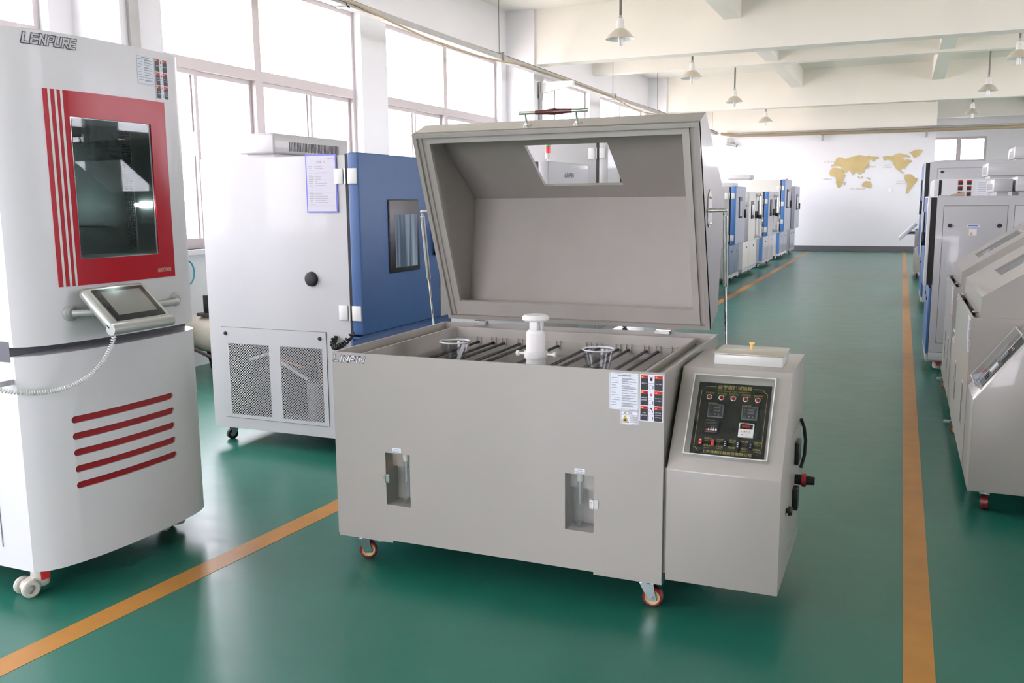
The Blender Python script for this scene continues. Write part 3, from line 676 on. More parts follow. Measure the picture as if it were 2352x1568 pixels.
        if xa > x0: mb.add(V, [(0,3,2,1)], BEIGE_IN2)
        if xb < x1: mb.add(V, [(4,5,6,7)], BEIGE_IN2)
    slab(0); slab(1); slab(3)
    sa, sb, wx = .18, .75, .208
    slab(2, s0=0, s1=sa); slab(2, s0=sb, s1=1)
    slab(2, xa=x0, xb=-wx, s0=sa, s1=sb); slab(2, xa=wx, xb=x1, s0=sa, s1=sb)
    for s in (-1, 1):
        xo, xi = s*lh, s*(lh-.045)
        mb.add([L(xo, *p) for p in prof], [(0,1,2,3,4)], BEIGE); mb.add([L(xi, *p) for p in inn], [(4,3,2,1,0)], BEIGE_IN)
    lid = mb.build('lid', t, True, 20)
    if lid_deg > 0 and detail:
        for u_, n_ in ((.665, .16), (.575, .15)):
            sc = MB()
            for du in (-.008, .008): sc.ball(L(-lh+.046, u_+du, n_), .004, STEEL, 8, 6)
            sc.build('screw_pair', lid)
    # rim frame
    ring = [(-lh, 0), (lh, 0), (lh, .987), (-lh, .987)]; iw = .078
    inr = [(-lh+iw, .095), (lh-iw, .095), (lh-iw, .935), (-lh+iw, .935)]
    mb = MB()
    def ringmesh(o, i, n0, n1, m):
        V = [L(x, u, n) for (x, u) in o for n in (n0,)]+[L(x, u, n0) for x, u in i]+[L(x, u, n1) for x, u in o]+[L(x, u, n1) for x, u in i]
        F = []
        for k in range(4):
            j = (k+1) % 4; F += [(k, j, 4+j, 4+k), (8+k, 12+k, 12+j, 8+j), (k, 8+k, 8+j, j), (4+k, 4+j, 12+j, 12+k)]
        mb.add(V, F, m)
    ringmesh([(-lh+.002, .002), (lh-.002, .002), (lh-.002, .985), (-lh+.002, .985)], inr, .012, .030, BEIGE_IN2)
    ringmesh(ring, [(-lh+.020, .020), (lh-.020, .020), (lh-.020, .967), (-lh+.020, .967)], -.004, .022, BEIGE)
    mb.build('lid_rim', lid, False)
    # pane
    A, B = prof[2], prof[3]; lp = lambda s, o: (A[0]+(B[0]-A[0])*s-.561*o, A[1]+(B[1]-A[1])*s-.828*o)
    pts = [lp(sa, .008), lp(sb, .008), lp(sb, .012), lp(sa, .012)]
    MB().prism([L(-wx, *p) for p in pts], (2*wx, 0, 0), GLASSC).build('lid_window', lid, False)
    # handle on the front lip
    if lid_deg > 0:
        mb = MB(); sx0, sx1, nn = -.115, .128, .062
        for x in (sx0, sx1):
            mb.lathe([(0,0),(.020,0),(.020,.004),(.012,.006),(.010,.012),(.006,.014),(.006,.052)], L(x, .987, nn), U, CHROME, 16)
        mb.cyl(L(-.145, 1.045, nn), L(.185, 1.045, nn), .0085, CHROME, seg=14); hd = mb.build('lid_handle', lid)
        p0 = L(-.065, 1.045, nn); MB().lathe([(0,0),(.0095,0),(.0105,.03),(.0135,.07),(.0145,.088),(.0135,.106),(.0105,.146),(.0095,.175),(0,.175)], p0, (1,0,0), MAROON, 16).build('grip', lid)
    else:
        for x in (-h+.16, h-.16): MB().tube([L(x-.025, .985, .05), L(x-.025, 1.005, .05), L(x-.015, 1.012, .05), L(x+.015, 1.012, .05), L(x+.025, 1.005, .05), L(x+.025, .985, .05)], .004, STEEL, 8).build('lid_pull', lid)
    for x in (-.42*h/.7185*1.2, .46*h/.7185): MB().box(x-.035, x+.035, D-.04, D+.012, .925, .938, STEEL).cyl((x-.035, D-.005, .938), (x+.035, D-.005, .938), .007, STEEL, seg=10).build('lid_hinge', t)
    # water channel side posts and gas springs
    if lid_deg > 0:
        for s in (-1, 1):
            xs2 = s*(h+.044); top = Vector((xs2, .905, 1.507)); bot = Vector((xs2, 1.01, .865)); mid = top.lerp(bot, .53)
            mb = MB().ball(top, .009, CHROME).cyl(top, top.lerp(bot, .05), .006, CHROME).cyl(top.lerp(bot, .035), mid, .0115, STEEL, seg=16).cyl(mid, mid+(bot-top)*.012, .009, CHROME)
            mb.build('gas_spring', t, label='chrome gas spring'); MB().cyl(mid, bot, .006, CHROME, seg=10).ball(bot, .009, CHROME).build('spring_rod', t)
            mb = MB(); xw = s*(lh+.001)
            mb.prism([(xw, .93, 1.43), (xw, .985, 1.46), (xw, .985, 1.56), (xw, .93, 1.60), (xw, .90, 1.57), (xw, .895, 1.45)], (s*.004, 0, 0), STEEL)
            mb.cyl((xw, .905, 1.507), (xs2, .905, 1.507), .011, STEEL, .008)
            for y, z in ((.92, 1.565), (.95, 1.565), (.92, 1.45), (.95, 1.45)): mb.ball((xw+s*.005, y, z), .006, CHROME, 8, 6)
            mb.build('spring_bracket', t)
            MB().cyl((s*h, 1.01, .865), (xs2, 1.01, .865), .010, STEEL, .007).cyl((s*h, 1.01, .865), (s*(h+.006), 1.01, .865), .016, STEEL).build('lower_bracket', t)
    # stickers, logo
    pr = Print((0,0,0)); logo(pr, 'LINPIN', -h+.008, .9030, -h+.155, .0230); pr.build('logo_lettering', t, 'silver logo lettering')
    pr = Print((0,0,0)); rules_sticker(pr, h-.209, .783, .114, .139, '设备保养操作规程'); pr.build('rules_sticker', t, 'pale blue printed rules sticker')
    pr = Print((0,0,0)); warn_sticker(pr, h-.092, .746, .088, .176); pr.build('warning_sticker', t, 'red and black warning sticker')
    pr = Print((0,0,0)); biohazard_sticker(pr, h-.166, .728, .071, .052); pr.build('caution_sticker', t, 'small yellow triangle caution sticker')
    # control cabinet
    c0, c1 = h+.012, h+.012+cabw; zc = .915; zl = .571; yb = .70; cb = .14 if not cab_caster else .11
    mb = MB().prism([(c0, .004, cb), (c0, .004, zl), (c0, .254, zc), (c0, yb, zc), (c0, yb, cb)], (c1-c0, 0, 0), BEIGE, bev=.004)
    mb.box(h-.002, c0+.002, .02, yb-.02, cb+.02, zl, BEIGE); cabn = mb.build('control_cabinet', t)
    S = Vector((0, .25, .344)).normalized(); P0 = Vector((c0, .004, zl)); NS = Vector((0, -S.z, S.y))
    def sl(x, s, o=0.0): return P0+Vector((x, 0, 0))+S*s+NS*o
    k = cabw/.41
    if True:
        # black printed instrument plate
        px0, px1, ps0, ps1 = .074*k, .342*k, .072, .362
        pr = Print(sl(0, 0, .001), (1,0,0), S); pr.plate(px0, ps0, px1, ps1, PANELB, .003)
        pr2 = Print(sl(0, 0, .0042), (1,0,0), S)
        if detail:
            for z0_, z1_ in (((px0+.012, ps0+.022), (px0+.0135, ps1-.034)), ((px1-.0135, ps0+.022), (px1-.012, ps1-.034)), ((px0+.028, ps1-.018), (px0+.066, ps1-.0165)), ((px1-.066, ps1-.018), (px1-.028, ps1-.0165))): pr2.rect(*z0_, *z1_, GOLDLINE, 1)
            for sx_, xx in ((1, px0+.012), (-1, px1-.012)):
                for yy, sy in ((ps1-.018, -1), (ps0+.008, 1)):
                    P = [(xx+sx_*.016*math.cos(q), yy+sy*.016*math.sin(q)) for q in [R(10+i*14) for i in range(6)]]
                    for i in range(5): pr2.poly([P[i], P[i+1], (P[i+1][0]+.0012, P[i+1][1]+.0012), (P[i][0]+.0012, P[i][1]+.0012)], GOLDLINE, 1)
            pr2.fit('盐雾腐蚀试验箱', px0+.072, px1-.070, ps1-.018, .018, GOLDLINE, 1, bold=.01)
            pr2.fit('Salt spray test chamber', px0+.074, px1-.074, ps1-.033, .008, GOLDLINE, 1)
            pr2.fit('上海林频仪器股份有限公司', px0+.045, px1-.045, ps0+.010, .013, GOLDLINE, 1, bold=.01)
            for j in range(5):
                x = px0+.045+j*.0445; pr2.fit(('压力桶温度', '低水位报警', '实验室低水位', '试验结束', '超温保护')[j], x-.017, x+.017, .318, .008, GOLDLINE, 1); pr2.rect(x-.016, .3095, x+.016, .3105, GOLDLINE, 1)
            for x, s_, tx in ((.060, .2755, '压力桶温度'), (.060, .206, '试验时间'), (.185, .2755, '实验室温度'), (.185, .205, '喷雾计时')): pr2.fit(tx, px0+x-.017, px0+x+.017, s_, .008, GOLDLINE, 1)
            sw = (('电源开', '电源关'), ('计时开', '计时关'), ('连续', '周期'), ('喷雾', '停止'), ('除雾开', '除雾关'))
            for j in range(5):
                x = px0+.060+j*.0445
                for q in (0, 1):
                    pr2.fit(sw[j][q], x-.012, x+.014, .133-q*.028, .009, GOLDLINE, 1); pr2.rect(x-.010, .1245-q*.028, x+.011, .1255-q*.028, GOLDLINE, 1)
        panel = pr.build('instrument_plate', t); pr2.build('panel_print', panel) if detail else None
        Q = lambda x, s, o: sl(px0+x, s, .004+o)
        for j in range(5):
            x = .045+j*.0445; c_ = Q(x, .300, 0)
            MB().lathe([(.0105,0),(.0105,.004),(.0075,.005)], c_, NS, CHROME, 18).lathe([(.0077,.002),(.0065,.006),(0,.008)], c_, NS, LEDRED, 16).build('indicator_lamp', panel)
        mtx = Matrix((Vector((1,0,0)), S, NS)).transposed().to_4x4()
        def meter(x, s0, w, hh, face, d=.010):
            m_ = mtx.copy(); m_.translation = Q(x, s0, 0); q = MB().box(0, w, 0, hh, 0, d, face, .0015, m_); return q, Print(Q(x, s0, d), (1,0,0), S, q)
        for x in (.047, .171):
            q, p_ = meter(x, .217, .058, .054, METERG)
            if detail:
                p_.rect(.004, .004, .054, .050, METERD, 1); p_.rect(.036, .046, .050, .0475, DIGIT, 2)
                p_.fit('888', .022, .045, .038, .011, DIGIT, 2); p_.fit('888', .022, .045, .026, .010, DIGIT, 2)
                p_.poly([(.024, .014), (.032, .014), (.028, .008)], DIGIT, 2); p_.poly([(.038, .008), (.046, .008), (.042, .014)], DIGIT, 2); p_.fit('SET', .008, .017, .010, .006, DIGIT, 2)
                for yy in (.040, .032): p_.disc(.010, yy, .0014, TEAL, 2)
            q.build('temperature_controller', panel, False)
        q, p_ = meter(.046, .156, .048, .046, METERD)
        if detail:
            p_.rect(.003, .016, .045, .043, PANELB, 1); p_.fit('8888', .007, .041, .036, .010, METERG, 2); p_.fit('888', .018, .041, .024, .008, METERG, 2)
            p_.rect(.003, .003, .045, .015, REDDISP, 1)
            for j in range(4): p_.disc(.014+j*.009, .010, .0035, LWHITE, 2)
            for j in range(3): p_.rect(.021+j*.009, .015, .025+j*.009, .017, LWHITE, 2)
            p_.disc(.007, .009, .003, LRED, 2)
        q.build('hour_timer', panel, False)
        q, p_ = meter(.168, .148, .054, .054, WPLAS)
        if detail:
            p_.rect(.004, .031, .050, .051, PANELB, 1); p_.rect(.010, .034, .040, .047, REDDISP, 2); p_.fit('8888', .012, .038, .0405, .010, LRED, 3)
            for j in range(6): p_.fit('1', .010+j*.006, .0125+j*.006, .021, .006, LRED, 2)
            p_.rect(.010, .016, .046, .0167, LRED, 2); p_.rect(.011, .007, .020, .0095, INK, 2); p_.rect(.026, .0075, .034, .009, INK, 2)
        q.build('counter_timer', panel, False)
        for j in range(5):
            x = .034+j*.0455; m_ = mtx.copy(); m_.translation = Q(x-.005, .106, 0)
            q = MB().box(0, .011, 0, .024, 0, .006, SWRED if j < 2 else LBLACK, .001, m_); p_ = Print(Q(x-.005, .106, .006), (1,0,0), S, q)
            for yy in ((.006, .018) if j < 2 else (.004, .011, .018)): p_.rect(.003, yy-.001, .008, yy+.0012, LWHITE if j != 1 else LORANGE, 1)
            q.build('rocker_switch', panel, False)
        # clear cover: open frame box with a clear sheet
        a0, a1, b0, b1, hh = .056*k, .358*k, .056, .382, .030
        m_ = mtx.copy(); m_.translation = sl(0, 0, .0005)
        mb = MB(); e = .003
        mb.box(a0, a1, b0, b0+e, 0, hh, GLASSC, 0, m_).box(a0, a1, b1-e, b1, 0, hh, GLASSC, 0, m_).box(a0, a0+e, b0+e, b1-e, 0, hh, GLASSC, 0, m_).box(a1-e, a1, b0+e, b1-e, 0, hh, GLASSC, 0, m_)
        mb.box(a0, a1, b0, b1, hh, hh+.002, glassmat('clear_sheet', (.96,.97,.97), .0, .02, 1.2), 0, m_)
        for q in ((a0, a1, b0, b0+.004), (a0, a1, b1-.004, b1), (a0, a0+.004, b0, b1), (a1-.004, a1, b0, b1)): mb.box(q[0], q[1], q[2], q[3], hh+.002, hh+.004, mat('acrylic_edge', (.62,.64,.62), .2), 0, m_)
        mb.build('clear_cover', cabn, False)
    # brine filler box on top
    if lid_deg > 0:
        fx0, fx1 = c0+.103, c0+.362
        MB().box(fx0, fx1, .345, .555, zc, zc+.040, mat('translucent_rim', (.60,.61,.58), .25), .002).build('filler_box', t)
        fl = MB().box(fx0-.004, fx1+.004, .341, .559, zc+.040, zc+.046, mat('cream_lid', (.42,.40,.32), .3, coat=.3), .002).build('filler_lid', t)
        MB().lathe([(.006,0),(.0055,.010),(.007,.018),(.011,.024),(.010,.028),(0,.029)], ((fx0+fx1)/2-.005, .47, zc+.046), (0,0,1), YELLOWKNOB, 14).build('knob', fl)
    # side of the cabinet
    mb = MB(); P = [(c1+.0005, y, z) for y, z in rrect(.30, cb+.06, .64, .66 if not cab_caster else .70, .03)]
    Pi = [(c1+.0005, y, z) for y, z in rrect(.303, cb+.063, .637, (.66 if not cab_caster else .70)-.003, .027)]; n = len(P)
    mb.add(P+Pi, [(i, (i+1) % n, n+(i+1) % n, n+i) for i in range(n)], mat('door_gap', (.16,.15,.13), .7)); mb.build('side_door', t, False)
    if not cab_caster:
        MB().box(c1, c1+.016, .44, .53, .51, .60, BLACK, .004).build('socket_box', t); MB().box(c1, c1+.022, .40, .455, .335, .425, BLACK, .004).build('socket_box', t)
        MB().tube([(c1+.006, .60, .66), (c1+.016, .63, .62), (c1+.022, .65, .56), (c1+.020, .65, .50), (c1+.008, .635, .445)], .007, RUBBER, 8).build('power_cord', t)
        pl = MB().cyl((c1-.002, .50, .435), (c1+.028, .50, .435), .020, RUBBER, .022, 14).cyl((c1+.040, .50, .435), (c1+.075, .50, .435), .019, RUBBER, .016, 14).build('plug', t)
        MB().cyl((c1+.026, .50, .435), (c1+.042, .50, .435), .027, mat('red_collar', (.42,.01,.03), .3), seg=16).build('collar', pl)
        MB().lathe([(0,.022),(.014,.022),(.018,.016),(.018,.008),(.010,.006),(.010,0)], (c1, .20, .40), (1,0,0), BLACK, 12).build('valve_knob', t)
    else:
        MB().cyl((c1, .30+.075, .42), (c1+.008, .30+.075, .42), .022, BLACK).box(c1+.008, c1+.014, .325, .375, .412, .428, BLACK, .002).build('door_latch', t)
    # casters
    lv = -2.3
    zc_ = zb-.012
    caster(t, -h+.082, .065, R(-62) if not cab_caster else R(165), 'red', zc_, lever=True); caster(t, h-.070, .064, R(-84), 'red', zc_)
    caster(t, -h+.09, D-.1, R(40), 'red', zc_); caster(t, h-.09, D-.1, R(-20), 'red', zc_)
    if cab_caster: caster(t, c1-.07, .09, R(85), 'red', cb); caster(t, c1-.07, yb-.09, R(85), 'red', cb)
    return t

main = salt_chamber('salt_spray_chamber', 'large beige salt spray chamber with its lid propped open in the aisle', (-1.4815, 3.2, 0), 0, lid_deg=69.2)
# inside the open tub
t = thing('spray_tower', 'white plastic spray tower standing upright in the open tub', 'spray tower', (-1.449, 3.66, .45))
MB().lathe([(0,0),(.07,0),(.07,.02),(.043,.03),(.043,.535),(.036,.545),(.036,.55)], (0,0,0), (0,0,1), OPAL, 28).build('column', t)
MB().lathe([(.046,.425),(.052,.425),(.052,.455),(.046,.455)], (0,0,0), (0,0,1), OPAL, 28, closed=True).cyl((-.085,-.01,.442),(-.045,-.005,.442),.006,OPAL,seg=10).cyl((.045,.005,.44),(.085,.01,.44),.006,OPAL,seg=10).lathe([(0,0),(.012,0),(.012,.012),(0,.012)],(-.088,-.01,.442),(1,0,0),OPAL,12).lathe([(0,0),(.012,0),(.012,.012),(0,.012)],(.078,.01,.44),(1,0,0),OPAL,12).build('collar', t)
MB().box(-.018, .018, -.033, .0, .54, .592, OPAL, .003).box(-.030, .028, .0, .03, .54, .592, OPAL, .003).build('neck', t)
MB().lathe([(0,.590),(.056,.590),(.060,.596),(.060,.606),(.050,.615),(0,.617)], (0,0,0), (0,0,1), OPAL, 32).build('cap', t)
for x, y, lab, rule in ((-1.826, 3.62, 'clear plastic collecting funnel holding a white strip', True), (-1.152, 3.63, 'empty clear plastic collecting funnel beside the spray tower', False)):
    t = thing('collecting_funnel', lab, 'funnel', (x, y, .45), 0, 'clear funnels in the salt spray tub')
    MB().lathe([(.067,.480),(.068,.482),(.068,.476),(.0655,.474),(.058,.440),(.046,.40),(.040,.37),(.010,.33),(.008,.33)], (0,0,0), (0,0,1), GLASSF, 28).build('cone', t)
    MB().lathe([(.066,.479),(.070,.482),(.070,.486),(.066,.486)], (0,0,0), (0,0,1), mat('funnel_rim', (.70,.72,.74), .2), 28, closed=True).build('rim', t)
    MB().cyl((0,0,0), (0,0,.335), .009, GLASSF, seg=10).build('stem', t)
    if rule: MB().prism([(.0,-.02,.37),(.014,-.02,.37),(.066,-.02,.475),(.048,-.02,.482)], (0,.003,0), WPLAS).build('strip', t)
for x, lab in ((-1.885, 'clear measuring cylinder behind the sight window nearer the white cabinet'), (-1.105, 'clear measuring cylinder behind the sight window nearer the control panel')):
    t = thing('measuring_cylinder', lab, 'measuring cylinder', (x, 3.258, .287), 0, 'measuring cylinders behind sight windows')
    MB().lathe([(.030,0),(.030,.006),(.018,.010),(.014,.020)], (0,0,0), (0,0,1), GLASSCYL, 6).build('foot', t)
    MB().lathe([(.0,.012),(.0125,.012),(.0135,.19),(.0120,.19)], (0,0,0), (0,0,1), GLASSCYL, 16).build('tube', t)
    MB().lathe([(.013,.18),(.015,.20),(.015,.222),(.010,.222)], (0,0,0), (0,0,1), WPLAS, 16).build('spout', t)
    MB().cyl((0,0,.09), (0,0,.19), .006, mat('grey_tube', (.62,.64,.66), .4), seg=8).build('drip_tube', t)

salt_chamber('salt_spray_chamber', 'beige salt spray chamber with closed lid nearest at the right edge', (.366, 5.96, 0), -R(90), W=1.32, detail=False, cab_caster=True, cabw=.40)
salt_chamber('salt_spray_chamber', 'beige salt spray chamber with closed lid in front of the grey double door chamber', (.37, 7.66, 0), -R(90), W=1.10, D=.95+.10, detail=False, cab_caster=True, cabw=.36)
salt_chamber('salt_spray_chamber', 'small far salt spray chamber with raised lid near the back wall', (.27, 20.35, 0), -R(90), W=1.30, lid_deg=66, detail=False, cabw=.38)
# ================================================================== white cabinet with the red door panel
t = thing('environment_cabinet', 'tall white environment cabinet with a red framed door window', 'test cabinet', (-3.10, 2.40, 0), R(90))
FC = [(0, 0), (.03, -.040), (.08, -.072), (.16, -.096), (.26, -.113), (.38, -.124), (.50, -.128), (.62, -.127), (.72, -.121), (.79, -.112), (.84, -.098), (.88, -.076), (.91, -.046), (.93, -.010), (.935, .03)]
def fy(x):
    for (a, ya), (b, yb_) in zip(FC, FC[1:]):
        if a <= x <= b: return ya+(yb_-ya)*(x-a)/(b-a)
    return 0
def conform(mb): mb.v = [(x, y+fy(x), z) for x, y, z in mb.v]
def front_prism(z0, z1, m): return MB().prism([(x, y, z0) for x, y in FC]+[(.935, .10, z0), (0, .10, z0)], (0, 0, z1-z0), m)
body = MB().box(0, .935, .10, .92, .115, 2.19, WHITE).box(-.001, .936, .02, .90, .96, 1.04, mat('groove_grey', (.12,.12,.14), .4)).build('body', t, False)
MB().box(-.0015, 0, .16, .88, .20, 2.12, WHITE).box(-.0025, -.0014, .159, .163, .20, 2.12, INKG).build('side_panel', t, False)
door = front_prism(1.018, 2.205, WHITE).build('door', t, True, 25)
gx0, gx1, gz0, gz1 = .247, .648, 1.343, 1.894
cut(door, MB().box(gx0, gx1, -.3, .4, gz0, gz1, WHITE))
cut(body, MB().box(gx0-.04, gx1+.04, .05, .62, gz0-.06, gz1+.06, WHITE))
# chamber interior
mb = MB(); a, b, y1, z0, z1 = gx0-.035, gx1+.035, .60, gz0-.055, gz1+.055
mb.box(a, b, y1-.004, y1, z0, z1, STAIN).box(a, a+.004, .102, y1, z0, z1, STAIN).box(b-.004, b, .102, y1, z0, z1, STAIN).box(a, b, .102, y1, z0, z0+.004, STAIN).box(a, b, .102, y1, z1-.004, z1, STAIN)
inner = mb.build('chamber_liner', t, False)
mb = MB(); e_ = .002
for q in ((gx0, gx0+e_, gz0, gz1), (gx1-e_, gx1, gz0, gz1), (gx0+e_, gx1-e_, gz0, gz0+e_), (gx0+e_, gx1-e_, gz1-e_, gz1)): mb.box(q[0], q[1], -.115, .104, q[2], q[3], STAIN)
rev = mb.build('window_reveal', door, False)
pm = MB()
for r_ in range(46):
    for c_ in range(4): pm.box(gx1-.0042, gx1-.0030, -.005+c_*.012, .001+c_*.012, gz0+.02+r_*.0112, gz0+.026+r_*.0112, BLACK)
pm.box(gx1-.0032, gx1-.002, -.012, .045, gz0+.006, gz1-.006, STAIN); pm.build('perforated_strip', rev, False)
MB().cyl((gx1-.016, -.085, 1.555), (gx1-.016, -.03, 1.555), .008, LIGHTTUBE, seg=10).build('glow_tube', rev)  # emissive tube put on the reveal; its strength brightens the chamber interior
for zz in [1.40+.085*k for k in range(6)]:
    for yy, xx in ((.52, a+.05), (.52, b-.12)):
        MB().lathe([(.003,0),(.009,.02),(.011,.035),(.008,.036)], (xx, yy, zz), (0,0,1), CHROME, 8).cyl((xx, yy, zz+.03), (xx, y1-.004, zz+.03), .003, CHROME, seg=6).build('shelf_clip', inner)
mb = MB()
for k in range(9): mb.cyl((a+.006, .16+k*.045, 1.46), (b-.008, .16+k*.045, 1.46), .0025, CHROME, seg=6)
mb.build('wire_shelf', inner)
MB().box(gx0, gx1, -.1235, -.1195, gz0, gz1, GLASSD).build('door_window', door, False)
# red surround following the bowed door
X0, X1, Z0, Z1 = .150, .742, 1.240, 1.993; E_ = .004
def face_strip(xa, xb, za, zb_, off, m, mb, n=None):
    n = n or max(1, int((xb-xa)/.03)); X = [xa+(xb-xa)*i/n for i in range(n+1)]; V = []
    for x in X: V += [(x, fy(x)-off, za), (x, fy(x)-off, zb_), (x, fy(x)+.003, za), (x, fy(x)+.003, zb_)]
    F = []
    for i in range(n):
        p, q = 4*i, 4*i+4; F += [(p, q, q+1, p+1), (p+1, q+1, q+3, p+3), (p, p+2, q+2, q)]
    F += [(0, 1, 3, 2), (4*n, 4*n+2, 4*n+3, 4*n+1)]
    mb.add(V, F, m)
mb = MB(); face_strip(X0, gx0, Z0, Z1, E_, RED, mb); face_strip(gx1, X1, Z0, Z1, E_, RED, mb); face_strip(gx0, gx1, Z0, gz0, E_, RED, mb); face_strip(gx0, gx1, gz1, Z1, E_, RED, mb)
red = mb.build('red_surround', door, True)
for xx in (.171, .197, .220):
    mb = MB(); face_strip(xx-.0045, xx+.0045, Z0, Z1, E_+.0006, WPLAS, mb, 1); mb.build('white_stripe', red, False)
pr = Print((0, -E_-.0004, 1.272)); pr.fit('LRHS CDW100', .632, .715, 0, .024, LTAN, 1); conform(pr.mb); pr.build('model_lettering', red)
pr = Print((0, -.0012, 2.170)); logo(pr, 'LENPURE', .094, 0, .292, .031, mat('logo_navy', (.02,.02,.07), .5), mat('logo_silver', (.55,.55,.53), .4), .22); conform(pr.mb); pr.build('logo_lettering', door, 'outlined logo lettering')
pr = Print((.0, fy(.60)-.0006, 0)); rules_sticker(pr, .594, 2.058, .095, .118, '设备使用注意事项', 9, .005); pr.build('rules_sticker', door)
mb = MB(); pr = Print((.700, fy(.70)-.0016, 0), (1, .112, 0), mb=mb); warn_sticker(pr, .0, 2.006, .080, .170); pr.build('warning_sticker', door)
# lower bowed panel with the vents
low = front_prism(.115, .982, WHITE).build('lower_panel', t, True, 25)
def capsule(x0, x1, zc_, r, y0, y1, m, mb):
    """slot shape following the bowed front: y0/y1 are depths from the surface (None: well in front)"""
    X = [x0+r*(1-math.cos(R(15*i))) for i in range(7)]+[x0+r+(x1-x0-2*r)*i/16 for i in range(1, 16)]+[x1-r+r*math.sin(R(15*i)) for i in range(7)]
    V = []; F = []
    for x in X:
        d = max(0, x0+r-x, x-(x1-r)); hh = math.sqrt(max(r*r-d*d, 1e-8)); ya = -.3 if y0 is None else fy(x)+y0; yb2 = fy(x)+y1
        V += [(x, ya, zc_-hh), (x, ya, zc_+hh), (x, yb2, zc_+hh), (x, yb2, zc_-hh)]
    for i in range(len(X)-1):
        a, b = 4*i, 4*i+4
        for k in range(4): k2 = (k+1) % 4; F.append((a+k2, a+k, b+k, b+k2))
    F += [(0, 1, 2, 3), (len(V)-1, len(V)-2, len(V)-3, len(V)-4)]
    mb.add(V, F, m)
cm = MB(); VZ = [.706-.0675*k for k in range(5)]
for z in VZ: capsule(.155, .680, z, .0145, None, .012, WHITE, cm)
cut(low, cm)
for z in VZ:
    mb = MB(); capsule(.1555, .6795, z, .0142, .009, .020, REDV, mb); mb.build('vent_slot', low, True)
for x, y, a in ((.07, .055, 75), (.84, .055, 20), (.08, .82, 0), (.84, .82, 0)): caster(t, x, y, R(a), 'white', .115)
# tilting touch panel on its arm
arm = MB()
P = []
for i in range(25):
    s = i/24; x = .185+.545*s; d = min(s, 1-s)*24/5
    y = -.115-.10*min(1, math.sin(min(d, 1)*math.pi/2)); P.append((x, y, 1.135))
arm.tube(P, .014, SILVER, 12)
for x in (.185, .730): arm.lathe([(0,.022),(.020,.022),(.030,.014),(.032,0)], (x, fy(x)+.004, 1.135), (0,-1,0), SILVER, 20)
arm.build('panel_arm', t)
TS = Vector((0, .155, .145)).normalized(); TN = Vector((0, -TS.z, TS.y)); TX = Vector((1,0,0))
tm = Matrix((TX, TS, TN)).transposed().to_4x4(); tm.translation = Vector((.192, -.325, 1.085))
pn = MB().box(0, .320, 0, .225, -.045, 0, SILVER, .020, tm, 4).build('touch_panel', t)
MB().box(.030, .290, .030, .200, -.002, .004, BLACK, .003, tm).build('bezel', pn); MB().box(.062, .262, .056, .182, .003, .0055, SCREEN, .002, tm).build('screen', pn)
MB().cyl(tm @ Vector((.0, .012, -.022)), tm @ Vector((.32, .012, -.022)), .0235, SILVER, seg=16).build('bottom_rail', pn)
# coiled cord to the plug at the side
def coil(pts, turns, rc, rw, m, seg=5, per=9):
    pts = [Vector(p) for p in pts]; n = turns*per; P = []
    def bez(s):
        a, b, c_, d = pts; return a*(1-s)**3+b*3*s*(1-s)**2+c_*3*s*s*(1-s)+d*s**3
    for i in range(n+1):
        s = i/n; p = bez(s); d = (bez(min(s+.01, 1))-bez(max(s-.01, 0))).normalized(); a = d.orthogonal().normalized(); b = d.cross(a)
        w = 2*math.pi*i/per; P.append(p+(a*math.cos(w)+b*math.sin(w))*rc)
    return MB().tube(P, rw, m, seg)
coil([(.205, -.31, 1.065), (.16, -.28, .86), (.05, -.12, .80), (-.11, .02, .885)], 62, .0075, .0022, WPLAS).build('coiled_cord', t)
MB().box(-.135, -.105, .0, .03, .87, .90, ZINC, .003).box(-.12, -.0, .01, .02, .875, .895, ZINC).build('cord_socket', t)

# ================================================================== blue door chamber
def perforated(y0, y1, z0, z1, nx, nz, x, m):
    """sheet in the local x plane, diamond holes in staggered rows"""
    mb = MB(); uy = (y1-y0)/nx; uz = (z1-z0)/nz; k = .74; V = []; F = []
    for i in range(nx+1):
        for j in range(nz+1):
            if (i+j) % 2: continue
            a, b = y0+i*uy, z0+j*uz; q = len(V)
            for s in (1.0, k): V += [(x, a+s*uy, b), (x, a, b+s*uz), (x, a-s*uy, b), (x, a, b-s*uz)]
            F += [(q, q+1, q+5, q+4), (q+1, q+2, q+6, q+5), (q+2, q+3, q+7, q+6), (q+3, q, q+4, q+7)]
    return mb.add(V, F, m)
STREAKPANE = bpy.data.materials.new('streak_reflection_pane'); STREAKPANE.use_nodes = True  # pale vertical streaks are reflections painted into the pane colour
_nt = STREAKPANE.node_tree; _b = _nt.nodes['Principled BSDF']; _b.inputs['Roughness'].default_value = .12; _b.inputs['Metallic'].default_value = .35
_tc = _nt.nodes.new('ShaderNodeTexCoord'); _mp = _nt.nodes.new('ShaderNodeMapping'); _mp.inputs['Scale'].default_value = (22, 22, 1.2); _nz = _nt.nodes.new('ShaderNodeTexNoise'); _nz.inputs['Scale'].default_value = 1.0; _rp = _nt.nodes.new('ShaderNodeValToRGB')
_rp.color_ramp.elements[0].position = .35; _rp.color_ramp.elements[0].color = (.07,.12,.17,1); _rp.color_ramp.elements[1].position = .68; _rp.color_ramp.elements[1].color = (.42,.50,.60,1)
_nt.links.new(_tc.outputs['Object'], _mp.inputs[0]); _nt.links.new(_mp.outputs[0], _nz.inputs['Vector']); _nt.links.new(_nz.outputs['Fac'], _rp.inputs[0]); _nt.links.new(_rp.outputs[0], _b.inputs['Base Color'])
t = thing('climate_chamber', 'off white climate chamber with a blue door behind the salt spray chamber', 'test chamber', (-3.02, 4.60, 0), R(90))
w, d, zb_, zt_ = 1.30, 1.08, .112, 1.835
